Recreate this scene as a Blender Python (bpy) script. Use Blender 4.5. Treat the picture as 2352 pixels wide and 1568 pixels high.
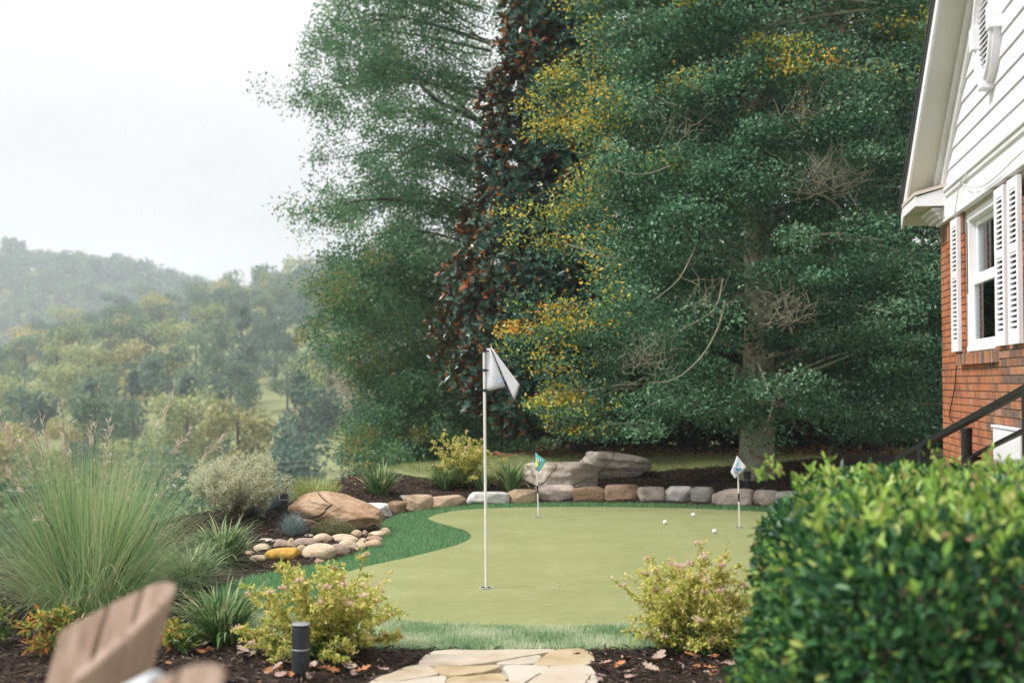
import bpy, bmesh, math, random
import numpy as np
from mathutils import Vector, Matrix, noise as mnoise

for o in list(bpy.data.objects):
    bpy.data.objects.remove(o)
scene = bpy.context.scene
COL = scene.collection
R = math.radians

# ------------------------------------------------------------------ camera
CAM_H = 1.6
F = 2850.0            # focal length in pixels of a 2352 x 1568 picture
CX, CY, HOR = 1176.0, 784.0, 878.0
PITCH = math.atan((HOR - CY) / F)
cam_d = bpy.data.cameras.new('camera')
cam = bpy.data.objects.new('camera', cam_d)
COL.objects.link(cam)
cam.location = (0, 0, CAM_H)
cam.rotation_euler = (math.pi / 2 + PITCH, 0, 0)
cam_d.sensor_width = 36.0
cam_d.lens = 36.0 * F / 2352.0
cam_d.clip_start = 0.05
cam_d.clip_end = 6000
cam_d.dof.use_dof = True
cam_d.dof.focus_distance = 10.5
cam_d.dof.aperture_fstop = 1.9
scene.camera = cam
scene.render.resolution_x, scene.render.resolution_y = 1024, 682

# ------------------------------------------------------------------ world: bright overcast sky
SUN_EL, SUN_AZ = R(46), R(-106)     # azimuth from +Y (view direction) towards +X
world = bpy.data.worlds.new('World')
scene.world = world
world.use_nodes = True
wn, wl = world.node_tree.nodes, world.node_tree.links
wn.clear()
wout = wn.new('ShaderNodeOutputWorld')
wbg = wn.new('ShaderNodeBackground')
wbg.inputs['Strength'].default_value = 1.0
sky = wn.new('ShaderNodeTexSky')
sky.sky_type = 'NISHITA'
sky.sun_disc = False
sky.sun_elevation = SUN_EL
sky.sun_rotation = SUN_AZ
sks = wn.new('ShaderNodeVectorMath'); sks.operation = 'SCALE'; sks.inputs['Scale'].default_value = 0.10
tco = wn.new('ShaderNodeTexCoord')
sep = wn.new('ShaderNodeSeparateXYZ')
mr = wn.new('ShaderNodeMapRange')          # overcast sky: zenith about three times the horizon
mr.inputs['From Min'].default_value = 0.0
mr.inputs['From Max'].default_value = 1.0
mr.inputs['To Min'].default_value = 0.63
mr.inputs['To Max'].default_value = 2.4
nz = wn.new('ShaderNodeTexNoise')
nz.inputs['Scale'].default_value = 3.2
nz.inputs['Detail'].default_value = 5
nz.inputs['Roughness'].default_value = 0.55
mapn = wn.new('ShaderNodeMapping'); mapn.inputs['Scale'].default_value = (1, 1, 2.2)
cr = wn.new('ShaderNodeMapRange')
cr.inputs['From Min'].default_value = 0.3
cr.inputs['From Max'].default_value = 0.7
cr.inputs['To Min'].default_value = 0.88
cr.inputs['To Max'].default_value = 1.12
mul = wn.new('ShaderNodeMath'); mul.operation = 'MULTIPLY'
tint = wn.new('ShaderNodeVectorMath'); tint.operation = 'SCALE'
tint.inputs[0].default_value = (1.0, 0.985, 0.985)
mixw = wn.new('ShaderNodeMix'); mixw.data_type = 'RGBA'
mixw.inputs['Factor'].default_value = 0.93
wl.new(tco.outputs['Generated'], sep.inputs[0])
pw = wn.new('ShaderNodeMath'); pw.operation = 'POWER'; pw.use_clamp = True; pw.inputs[1].default_value = 1.5
mx0 = wn.new('ShaderNodeMath'); mx0.operation = 'MAXIMUM'; mx0.inputs[1].default_value = 0.0
wl.new(sep.outputs['Z'], mx0.inputs[0]); wl.new(mx0.outputs[0], pw.inputs[0]); wl.new(pw.outputs[0], mr.inputs['Value'])
wl.new(tco.outputs['Generated'], mapn.inputs['Vector'])
wl.new(mapn.outputs['Vector'], nz.inputs['Vector'])
wl.new(nz.outputs['Fac'], cr.inputs['Value'])
wl.new(mr.outputs['Result'], mul.inputs[0])
wl.new(cr.outputs['Result'], mul.inputs[1])
wl.new(mul.outputs[0], tint.inputs['Scale'])
wl.new(sky.outputs['Color'], sks.inputs[0])
wl.new(sks.outputs['Vector'], mixw.inputs['A'])
wl.new(tint.outputs['Vector'], mixw.inputs['B'])
wl.new(mixw.outputs['Result'], wbg.inputs['Color'])
wl.new(wbg.outputs[0], wout.inputs['Surface'])

# soft sun behind thin cloud
sd = bpy.data.lights.new('sun', 'SUN')
sd.energy = 3.2
sd.angle = R(9)
sd.color = (1.0, 0.965, 0.925)
sun = bpy.data.objects.new('sun', sd)
COL.objects.link(sun)
sdir = Vector((math.sin(SUN_AZ) * math.cos(SUN_EL), math.cos(SUN_AZ) * math.cos(SUN_EL), math.sin(SUN_EL)))
sun.rotation_euler = sdir.to_track_quat('Z', 'Y').to_euler()
sun.location = (0, 0, 40)

vs = scene.view_settings
vs.view_transform = 'Standard'
vs.look = 'None'
vs.exposure = 0.30
vs.gamma = 1.0
vs.use_curve_mapping = False
scene.render.engine = 'CYCLES'
scene.cycles.max_bounces = 6
scene.cycles.transparent_max_bounces = 6
scene.cycles.volume_bounces = 1

# ------------------------------------------------------------------ pixel helpers (2352 x 1568 photo pixels)
_cp, _sp = math.cos(PITCH), math.sin(PITCH)

def ray(px, py):
    u, v = (px - CX) / F, (CY - py) / F
    return np.array((u, _cp - v * _sp, _sp + v * _cp))

def at(px, py, Y):
    d = ray(px, py)
    return np.array((0, 0, CAM_H)) + d * (Y / d[1])

def onz(px, py, z=0.0):
    d = ray(px, py)
    t = (z - CAM_H) / d[2]
    return np.array((0, 0, CAM_H)) + d * t

# ------------------------------------------------------------------ terrain
def interp(x, xs, ys):
    return np.interp(x, xs, ys)

def sstep(x, a, b):
    t = np.clip((x - a) / (b - a), 0, 1)
    return t * t * (3 - 2 * t)

EDGE_Y = [-60, 0, 5, 9, 12, 15, 18, 20, 24, 30, 45, 80]
EDGE_X = [-14, -8, -6.3, -4.8, -4.2, -3.5, -2.0, -0.5, 1.9, 5.5, 18, 60]
NPX = (np.array([-1800, 0, 480, 700, 900, 1176, 1800, 3600]) - CX) / F
NRC = [330, 350, 480, 560, 600, 620, 620, 620]
NZC = [8, 11, 38, 53, 64, 68, 66, 60]
FPX = (np.array([-1800, -400, 0, 100, 200, 300, 400, 480, 600, 800, 3600]) - CX) / F
FEL = [.085, .098, .1, .1, .099, .0955, .085, .077, .065, .05, .05]

# stones of the edging at the back of the turf: x0, x1, top y, bottom y (photo pixels), kind of stone
EDG = [
    (841, 893, 1161, 1189, 'white'), (886, 930, 1157, 1180, 'brown'), (914, 950, 1141, 1158, 'white'), (926, 989, 1143, 1173, 'tan'), (986, 1070, 1144, 1165, 'tan'),
    (1071, 1166, 1135, 1159, 'white'), (1167, 1232, 1129, 1156, 'tan'), (1231, 1317, 1120, 1152, 'pink'), (1313, 1394, 1124, 1152, 'brown'),
    (1393, 1469, 1119, 1153, 'rust'), (1464, 1528, 1124, 1154, 'pink'), (1528, 1592, 1123, 1154, 'white'), (1592, 1642, 1124, 1156, 'grey'),
    (1642, 1732, 1129, 1161, 'pink'), (1732, 1792, 1132, 1163, 'pink'), (1792, 1850, 1136, 1167, 'white'), (1850, 1915, 1141, 1174, 'tan')]
_wl = [onz((e[0] + e[1]) / 2, e[3], 0) for e in EDG if e[0] != 914]
WLX = [-3.4] + [p[0] for p in _wl] + [5.2, 7]
WLY = [12.6] + [p[1] + .20 for p in _wl] + [14.2, 13.4]

def wallline(x):
    return np.interp(x, WLX, WLY)

def gz(x, y):
    x = np.asarray(x, float); y = np.asarray(y, float)
    r = np.hypot(x, y)
    a = np.where(y > 1e-3, x / np.maximum(y, 1e-3), np.sign(x) * 3)
    a = np.clip(a, -0.95, 0.9)
    d = interp(y, EDGE_Y, EDGE_X) - x
    dd = np.maximum(d, 0)
    drop = -15 * (1 - np.exp(-(dd ** 1.25) * 0.20 / 15))
    Rc = interp(a, NPX, NRC); Zc = interp(a, NPX, NZC) - 9
    yy = np.maximum(y, 0)
    t = np.clip((yy - 110) / (Rc - 110), 0, 1)
    hn = (Zc + 15) * (0.75 * t + 0.25 * t * t * (3 - 2 * t)) * (1 - sstep(yy, Rc, Rc + 220))
    Zf = interp(a, FPX, FEL) * 870 + CAM_H - 9
    hf = (Zf + 15) * sstep(yy, 480, 870)
    z = drop + np.maximum(hn, hf)
    # raised planting bed behind the stone edging
    w = wallline(x)
    berm = 0.13 * sstep(y, w - 0.05, w + 0.12) * sstep(x, -3.0, -2.2) + 0.29 * sstep(y, w, w + 4.0) * sstep(x, -3.0, -1.5)
    berm = np.where((y < 40), berm, 0.42 * (1 - sstep(y, 40, 60)))
    z = z + berm * (1 - sstep(dd, 0.2, 5))
    # gentle mound of the left bed
    z = z + 0.13 * np.exp(-(((x + 2.95) / 0.75) ** 2 + ((y - 13.8) / 1.0) ** 2))
    # patio level near the camera
    z = z + 0.10 * (1 - sstep(y, 3.6, 5.0)) * (1 - sstep(dd, 0, 3))
    return z

def gpt(px, py):
    p = onz(px, py, 0.0)
    for _ in range(6):
        p = onz(px, py, float(gz(p[0], p[1])))
    return p

# ------------------------------------------------------------------ object helpers
ORG = {}

def link(o, parent=None, org=None):
    COL.objects.link(o)
    if parent is not None:
        o.parent = parent
        ORG[o.name] = ORG[parent.name]
    else:
        org = np.array(org if org is not None else (0, 0, 0), float)
        o.location = org
        ORG[o.name] = org
    return o

def tag(o, label=None, cat=None, group=None, kind=None):
    if label: o['label'] = label
    if cat: o['category'] = cat
    if group: o['group'] = group
    if kind: o['kind'] = kind
    return o

def thing(name, label, cat, loc, group=None):
    o = bpy.data.objects.new(name, None)
    o.empty_display_size = 0.1
    link(o, None, loc)
    return tag(o, label, cat, group)

def raw_mesh(name, V, loops, starts, totals, mats, smooth=False, midx=None, attrs=None):
    V = np.ascontiguousarray(V, np.float32)
    me = bpy.data.meshes.new(name)
    me.vertices.add(len(V)); me.vertices.foreach_set('co', V.ravel())
    me.loops.add(len(loops)); me.loops.foreach_set('vertex_index', np.ascontiguousarray(loops, np.int32))
    me.polygons.add(len(starts))
    me.polygons.foreach_set('loop_start', np.ascontiguousarray(starts, np.int32))
    me.polygons.foreach_set('loop_total', np.ascontiguousarray(totals, np.int32))
    me.polygons.foreach_set('use_smooth', np.full(len(starts), bool(smooth)))
    if midx is not None:
        me.polygons.foreach_set('material_index', np.ascontiguousarray(midx, np.int32))
    for m in (mats if isinstance(mats, (list, tuple)) else [mats]):
        me.materials.append(m)
    if attrs:
        for k, a in attrs.items():
            at_ = me.attributes.new(k, 'FLOAT', 'POINT')
            at_.data.foreach_set('value', np.ascontiguousarray(a, np.float32))
    me.update(calc_edges=True)
    return me

def mesh_obj(name, V, faces, mat, parent=None, org=None, smooth=False, midx=None, attrs=None):
    V = np.asarray(V, float)
    o0 = ORG[parent.name] if parent is not None else np.array(org if org is not None else (0, 0, 0), float)
    if isinstance(faces, np.ndarray):
        k = faces.shape[1]
        loops = faces.ravel(); n = len(faces)
        totals = np.full(n, k); starts = np.arange(n) * k
    else:
        totals = np.array([len(f) for f in faces]); starts = np.concatenate(([0], np.cumsum(totals)[:-1]))
        loops = np.fromiter((i for f in faces for i in f), int)
    me = raw_mesh(name, V - o0, loops, starts, totals, mat, smooth, midx, attrs)
    o = bpy.data.objects.new(name, me)
    return link(o, parent, org)

def structure(o):
    o['kind'] = 'structure'
    return o

def frame_from(d):
    d = np.asarray(d, float); d = d / (np.linalg.norm(d) + 1e-12)
    h = np.array((0, 0, 1.0)) if abs(d[2]) < 0.9 else np.array((1.0, 0, 0))
    a = np.cross(h, d); a /= np.linalg.norm(a)
    return d, a, np.cross(d, a)

class MB:
    def __init__(s):
        s.v, s.f, s.n, s.m, s.mi = [], [], 0, [], 0
    def add(s, V, Fs):
        V = np.asarray(V, float)
        s.v.append(V)
        for f in Fs:
            s.f.append(tuple(i + s.n for i in f)); s.m.append(s.mi)
        s.n += len(V)
    def obox(s, o, a, b, c):
        o, a, b, c = (np.asarray(q, float) for q in (o, a, b, c))
        V = [o, o + a, o + a + b, o + b, o + c, o + a + c, o + a + b + c, o + b + c]
        Fs = [(0, 3, 2, 1), (4, 5, 6, 7), (0, 1, 5, 4), (1, 2, 6, 5), (2, 3, 7, 6), (3, 0, 4, 7)]
        if np.dot(np.cross(a, b), c) < 0:
            Fs = [f[::-1] for f in Fs]
        s.add(V, Fs)
    def box(s, x0, x1, y0, y1, z0, z1):
        s.obox((x0, y0, z0), (x1 - x0, 0, 0), (0, y1 - y0, 0), (0, 0, z1 - z0))
    def prism(s, pts, ext):
        """polygon pts (k,3) extruded by vector ext"""
        pts = np.asarray(pts, float); k = len(pts); ext = np.asarray(ext, float)
        n = np.zeros(3)
        for i in range(k):
            n += np.cross(pts[i], pts[(i + 1) % k])
        if np.dot(n, ext) > 0: pts = pts[::-1]
        V = np.vstack((pts, pts + ext))
        Fs = [tuple(range(k)), tuple(range(2 * k - 1, k - 1, -1))]
        Fs += [(i, i + k, (i + 1) % k + k, (i + 1) % k) for i in range(k)]
        s.add(V, Fs)
    def tube(s, pts, rad, n=6, cap=True):
        pts = np.asarray(pts, float); m = len(pts)
        rad = np.broadcast_to(np.asarray(rad, float), (m,))
        ang = np.arange(n) * 2 * math.pi / n
        V = np.zeros((m, n, 3))
        up = None
        for i in range(m):
            d = pts[min(i + 1, m - 1)] - pts[max(i - 1, 0)]
            d, a, b = frame_from(d)
            if up is not None:
                a = up - d * np.dot(up, d); a /= (np.linalg.norm(a) + 1e-9); b = np.cross(d, a)
            up = a
            V[i] = pts[i] + rad[i] * (np.cos(ang)[:, None] * a + np.sin(ang)[:, None] * b)
        Fs = []
        for i in range(m - 1):
            for j in range(n):
                k = (j + 1) % n
                Fs.append((i * n + j, i * n + k, (i + 1) * n + k, (i + 1) * n + j))
        if cap:
            Fs.append(tuple(range(n - 1, -1, -1)))
            Fs.append(tuple(range((m - 1) * n, m * n)))
        s.add(V.reshape(-1, 3), Fs)
    def lathe(s, c, prof, n=24):
        """prof: list of (radius, z) from bottom to top, closed at both ends"""
        c = np.asarray(c, float); m = len(prof)
        ang = np.arange(n) * 2 * math.pi / n
        V = np.zeros((m, n, 3))
        for i, (r, z) in enumerate(prof):
            V[i, :, 0] = c[0] + r * np.cos(ang); V[i, :, 1] = c[1] + r * np.sin(ang); V[i, :, 2] = c[2] + z
        Fs = [(i * n + j, i * n + (j + 1) % n, (i + 1) * n + (j + 1) % n, (i + 1) * n + j) for i in range(m - 1) for j in range(n)]
        Fs.append(tuple(range(n - 1, -1, -1))); Fs.append(tuple(range((m - 1) * n, m * n)))
        s.add(V.reshape(-1, 3), Fs)
    def build(s, name, mat, parent=None, org=None, smooth=False, bevel=0):
        o = mesh_obj(name, np.vstack(s.v), s.f, mat, parent, org, smooth, s.m if isinstance(mat, (list, tuple)) else None)
        if bevel:
            b = o.modifiers.new('bevel', 'BEVEL'); b.width = bevel; b.segments = 2; b.limit_method = 'ANGLE'
        return o

def smooth_by_angle(o, ang=40):
    me = o.data
    me.polygons.foreach_set('use_smooth', np.ones(len(me.polygons), bool))
    try:
        me.set_sharp_from_angle(angle=R(ang))
    except Exception:
        pass
    return o

def copy_tree(o, parent=None):
    c = o.copy(); COL.objects.link(c); c.parent = parent
    for ch in o.children:
        copy_tree(ch, c)
    return c

def in_poly(x, y, poly):
    poly = np.asarray(poly, float); x = np.asarray(x); y = np.asarray(y)
    ins = np.zeros(x.shape, bool)
    n = len(poly); j = n - 1
    for i in range(n):
        xi, yi = poly[i, 0], poly[i, 1]; xj, yj = poly[j, 0], poly[j, 1]
        c = ((yi > y) != (yj > y)) & (x < (xj - xi) * (y - yi) / (yj - yi + 1e-12) + xi)
        ins ^= c
        j = i
    return ins

def poly_dist(x, y, poly):
    """unsigned distance to a closed polygon outline"""
    poly = np.asarray(poly, float); best = np.full(np.shape(x), 1e9)
    for i in range(len(poly)):
        a = poly[i]; b = poly[(i + 1) % len(poly)]
        ab = b - a; L = ab @ ab + 1e-12
        t = np.clip(((x - a[0]) * ab[0] + (y - a[1]) * ab[1]) / L, 0, 1)
        best = np.minimum(best, np.hypot(x - a[0] - t * ab[0], y - a[1] - t * ab[1]))
    return best

def catmull(pts, k=6, closed=True):
    pts = np.asarray(pts, float); n = len(pts); out = []
    rng_ = range(n) if closed else range(n - 1)
    for i in rng_:
        if closed:
            p0, p1, p2, p3 = pts[i - 1], pts[i], pts[(i + 1) % n], pts[(i + 2) % n]
        else:
            p0, p1, p2, p3 = pts[max(i - 1, 0)], pts[i], pts[i + 1], pts[min(i + 2, n - 1)]
        for t in np.linspace(0, 1, k, endpoint=False):
            out.append(0.5 * ((2 * p1) + (-p0 + p2) * t + (2 * p0 - 5 * p1 + 4 * p2 - p3) * t * t + (-p0 + 3 * p1 - 3 * p2 + p3) * t ** 3))
    if not closed: out.append(pts[-1])
    return np.array(out)

# ------------------------------------------------------------------ materials
def new_mat(name):
    m = bpy.data.materials.new(name); m.use_nodes = True
    nt = m.node_tree; nt.nodes.clear()
    out = nt.nodes.new('ShaderNodeOutputMaterial')
    return m, nt, out

def ramp(nt, stops):
    r = nt.nodes.new('ShaderNodeValToRGB')
    e = r.color_ramp.elements
    while len(e) < len(stops): e.new(0.5)
    for i, (p, c) in enumerate(stops):
        e[i].position = p; e[i].color = (*c, 1)
    return r

def mat(name, stops, rough=0.7, scale=8.0, detail=6, bump=0.0, bump_scale=None, spec=0.4, stretch=None,
        crack=0.0, crack_scale=2.0, metal=0.0, rnd=0.0, nrough=0.6, bump_dist=.02):
    """procedural surface: noise through a colour ramp, noise bump, optional dark cracks"""
    if not isinstance(stops, list): stops = [(0, stops), (1, stops)]
    m, nt, out = new_mat(name)
    N, L = nt.nodes, nt.links
    b = N.new('ShaderNodeBsdfPrincipled')
    b.inputs['Roughness'].default_value = rough
    b.inputs['Metallic'].default_value = metal
    b.inputs['Specular IOR Level'].default_value = spec
    tc = N.new('ShaderNodeTexCoord')
    vec = tc.outputs['Object']
    if stretch:
        mp = N.new('ShaderNodeMapping'); mp.inputs['Scale'].default_value = stretch
        L.new(vec, mp.inputs['Vector']); vec = mp.outputs['Vector']
    n1 = N.new('ShaderNodeTexNoise'); n1.inputs['Scale'].default_value = scale
    n1.inputs['Detail'].default_value = detail; n1.inputs['Roughness'].default_value = nrough
    L.new(vec, n1.inputs['Vector'])
    fac = n1.outputs['Fac']
    mrr = N.new('ShaderNodeMapRange'); mrr.inputs['From Min'].default_value = 0.28; mrr.inputs['From Max'].default_value = 0.72
    L.new(fac, mrr.inputs['Value']); fac = mrr.outputs['Result']
    if rnd:
        oi = N.new('ShaderNodeObjectInfo')
        ms = N.new('ShaderNodeMath'); ms.operation = 'MULTIPLY_ADD'; ms.inputs[1].default_value = rnd; 
        sb = N.new('ShaderNodeMath'); sb.operation = 'SUBTRACT'; sb.inputs[1].default_value = 0.5
        L.new(oi.outputs['Random'], sb.inputs[0]); L.new(sb.outputs[0], ms.inputs[0]); L.new(fac, ms.inputs[2])
        fac = ms.outputs[0]
    rp = ramp(nt, stops)
    L.new(fac, rp.inputs['Fac'])
    col = rp.outputs['Color']
    hgt = None
    if bump:
        n2 = N.new('ShaderNodeTexNoise'); n2.inputs['Scale'].default_value = bump_scale or scale * 3
        n2.inputs['Detail'].default_value = 6; n2.inputs['Roughness'].default_value = 0.65
        L.new(vec, n2.inputs['Vector']); hgt = n2.outputs['Fac']
    if crack:
        v = N.new('ShaderNodeTexVoronoi'); v.feature = 'DISTANCE_TO_EDGE'; v.inputs['Scale'].default_value = crack_scale
        wn_ = N.new('ShaderNodeTexNoise'); wn_.inputs['Scale'].default_value = crack_scale * 1.5
        mx = N.new('ShaderNodeMix'); mx.data_type = 'RGBA'; mx.inputs['Factor'].default_value = 0.35
        L.new(vec, wn_.inputs['Vector']); L.new(vec, mx.inputs['A']); L.new(wn_.outputs['Color'], mx.inputs['B'])
        L.new(mx.outputs['Result'], v.inputs['Vector'])
        cm = N.new('ShaderNodeMapRange'); cm.inputs['From Max'].default_value = 0.02
        L.new(v.outputs['Distance'], cm.inputs['Value'])
        if hgt is not None:
            ad = N.new('ShaderNodeMath'); ad.operation = 'MULTIPLY_ADD'; ad.inputs[1].default_value = crack
            L.new(cm.outputs['Result'], ad.inputs[0]); L.new(hgt, ad.inputs[2]); hgt = ad.outputs[0]
        else:
            hgt = cm.outputs['Result']
    L.new(col, b.inputs['Base Color'])
    if hgt is not None:
        bp = N.new('ShaderNodeBump'); bp.inputs['Strength'].default_value = min(1.0, bump or crack); bp.inputs['Distance'].default_value = bump_dist
        L.new(hgt, bp.inputs['Height']); L.new(bp.outputs['Normal'], b.inputs['Normal'])
    L.new(b.outputs[0], out.inputs['Surface'])
    return m

def leafmat(name, stops, rough=0.5, transl=0.25, tips=None, back=None, spec=0.4, objrand=0.0, tint=None):
    """leaf: colour from the per-leaf value rnd; tip = share of autumn/new growth colour; back = colour of the underside"""
    m, nt, out = new_mat(name)
    N, L = nt.nodes, nt.links
    b = N.new('ShaderNodeBsdfPrincipled'); b.inputs['Roughness'].default_value = rough
    b.inputs['Specular IOR Level'].default_value = spec
    a = N.new('ShaderNodeAttribute'); a.attribute_name = 'rnd'
    fac = a.outputs['Fac']
    if objrand:
        oi = N.new('ShaderNodeObjectInfo')
        s1 = N.new('ShaderNodeMath'); s1.operation = 'SUBTRACT'; s1.inputs[1].default_value = 0.5
        s2 = N.new('ShaderNodeMath'); s2.operation = 'MULTIPLY_ADD'; s2.inputs[1].default_value = objrand
        L.new(oi.outputs['Random'], s1.inputs[0]); L.new(s1.outputs[0], s2.inputs[0]); L.new(fac, s2.inputs[2]); fac = s2.outputs[0]
    rp = ramp(nt, stops); L.new(fac, rp.inputs['Fac'])
    col = rp.outputs['Color']
    if tips:
        t = N.new('ShaderNodeAttribute'); t.attribute_name = 'tip'
        r2 = ramp(nt, tips); L.new(a.outputs['Fac'], r2.inputs['Fac'])
        mx = N.new('ShaderNodeMix'); mx.data_type = 'RGBA'
        L.new(t.outputs['Fac'], mx.inputs['Factor']); L.new(col, mx.inputs['A']); L.new(r2.outputs['Color'], mx.inputs['B'])
        col = mx.outputs['Result']
    if back:
        g = N.new('ShaderNodeNewGeometry')
        mx = N.new('ShaderNodeMix'); mx.data_type = 'RGBA'
        rb2 = ramp(nt, [(0, (.035, .06, .04)), (.52, (.05, .065, .035)), (.62, tuple(.7 * q for q in back)), (1, back)]); L.new(a.outputs['Fac'], rb2.inputs['Fac'])
        L.new(g.outputs['Backfacing'], mx.inputs['Factor']); L.new(col, mx.inputs['A']); L.new(rb2.outputs['Color'], mx.inputs['B'])
        col = mx.outputs['Result']
    L.new(col, b.inputs['Base Color'])
    if transl:
        tr = N.new('ShaderNodeBsdfTranslucent'); L.new(col, tr.inputs['Color'])
        ms = N.new('ShaderNodeMixShader'); ms.inputs['Fac'].default_value = transl
        L.new(b.outputs[0], ms.inputs[1]); L.new(tr.outputs[0], ms.inputs[2])
        L.new(ms.outputs[0], out.inputs['Surface'])
    else:
        L.new(b.outputs[0], out.inputs['Surface'])
    return m

# ------------------------------------------------------------------ leaves and blades
DIAMOND = (np.array([(0, 0, 0), (.45, .5, .10), (1, 0, 0), (.45, -.5, .10)]), np.array([(0, 2, 1), (0, 3, 2)]))
LEAF6 = (np.array([(0, 0, 0), (.3, .42, .09), (.68, .40, .07), (1, 0, -.06), (.68, -.40, .07), (.3, -.42, .09)]),
         np.array([(0, 2, 1), (0, 3, 2), (0, 4, 3), (0, 5, 4)]))

def unit(v):
    return v / (np.linalg.norm(v, axis=-1, keepdims=True) + 1e-9)

def rand_unit(rng, n):
    return unit(rng.normal(size=(n, 3)))

def leaves(name, P, A, N, L, W, mat_, parent=None, org=None, tmpl=DIAMOND, rnd=None, tip=None, rng=None):
    n = len(P)
    A = unit(A); B = np.cross(N, A)
    B = unit(B); N2 = np.cross(A, B)
    T, Fc = tmpl
    L = np.broadcast_to(np.asarray(L, float), (n,)); W = np.broadcast_to(np.asarray(W, float), (n,))
    V = (P[:, None, :] + (L[:, None] * T[None, :, 0])[..., None] * A[:, None, :]
         + (W[:, None] * T[None, :, 1])[..., None] * B[:, None, :]
         + (L[:, None] * T[None, :, 2])[..., None] * N2[:, None, :])
    k = len(T)
    Fa = (Fc[None] + (np.arange(n) * k)[:, None, None]).reshape(-1, 3)
    if rnd is None: rnd = rng.random(n)
    attrs = {'rnd': np.repeat(rnd, k)}
    if tip is not None: attrs['tip'] = np.repeat(tip, k)
    return mesh_obj(name, V.reshape(-1, 3), Fa, mat_, parent, org, False, None, attrs)

def clump_points(rng, C, Rad, nper, shell=0.45):
    """leaf positions in ellipsoid clumps, denser to the outside; returns P, outward dir, clump index"""
    C = np.asarray(C, float); Rad = np.asarray(Rad, float)
    idx = np.repeat(np.arange(len(C)), nper)
    d = rand_unit(rng, len(idx))
    r = (shell + (1 - shell) * rng.random(len(idx))) ** 0.8
    r *= 1 + 0.25 * rng.normal(size=len(idx)) * (rng.random(len(idx)) < 0.3)
    P = C[idx] + d * r[:, None] * Rad[idx]
    return P, d, idx

def blades(name, base, az, lean, length, width, bend, mat_, parent=None, org=None, seg=5, rng=None, rnd=None, twist=0.3):
    """ribbons: start at base, rise with lean from the vertical towards az, droop by bend (radians over the length)"""
    n = len(base)
    s = np.linspace(0, 1, seg + 1)
    ang = lean[:, None] + bend[:, None] * s[None, :] ** 1.6
    ds = (length / seg)[:, None]
    hx = np.concatenate((np.zeros((n, 1)), np.cumsum(np.sin(ang[:, :-1]) * ds, 1)), 1)
    hz = np.concatenate((np.zeros((n, 1)), np.cumsum(np.cos(ang[:, :-1]) * ds, 1)), 1)
    ca, sa = np.cos(az)[:, None], np.sin(az)[:, None]
    X = base[:, 0:1] + hx * ca; Y = base[:, 1:2] + hx * sa; Z = base[:, 2:3] + hz
    w = width[:, None] * np.interp(s, [0, .25, .7, 1], [.7, 1, .8, .06])[None, :] * 0.5
    tw = az + math.pi / 2 + (rng.random(n) - .5) * twist
    wx, wy = np.cos(tw)[:, None] * w, np.sin(tw)[:, None] * w
    V = np.stack((np.stack((X - wx, Y - wy, Z), -1), np.stack((X + wx, Y + wy, Z), -1)), 2)   # n, seg+1, 2, 3
    k = 2 * (seg + 1)
    q = np.array([(2 * i, 2 * i + 1, 2 * i + 3, 2 * i + 2) for i in range(seg)])
    Fa = (q[None] + (np.arange(n) * k)[:, None, None]).reshape(-1, 4)
    if rnd is None: rnd = rng.random(n)
    return mesh_obj(name, V.reshape(-1, 3), Fa, mat_, parent, org, True, None, {'rnd': np.repeat(rnd, k), 'tip': np.tile(np.repeat(s, 2), n)})

# ------------------------------------------------------------------ rocks
def ico(sub):
    bm = bmesh.new(); bmesh.ops.create_icosphere(bm, subdivisions=sub, radius=1)
    V = np.array([v.co[:] for v in bm.verts]); Fs = np.array([[v.index for v in f.verts] for f in bm.faces]); bm.free()
    return V, Fs
ICO3, ICO4, ICO5 = ico(3), ico(4), ico(5)

def fbm(P, sc, seed, oct=4):
    return np.array([mnoise.fractal(Vector((p[0] * sc + seed * 7.1, p[1] * sc - seed * 3.3, p[2] * sc + seed)), 0.9, 2.1, oct) for p in P])

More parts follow.
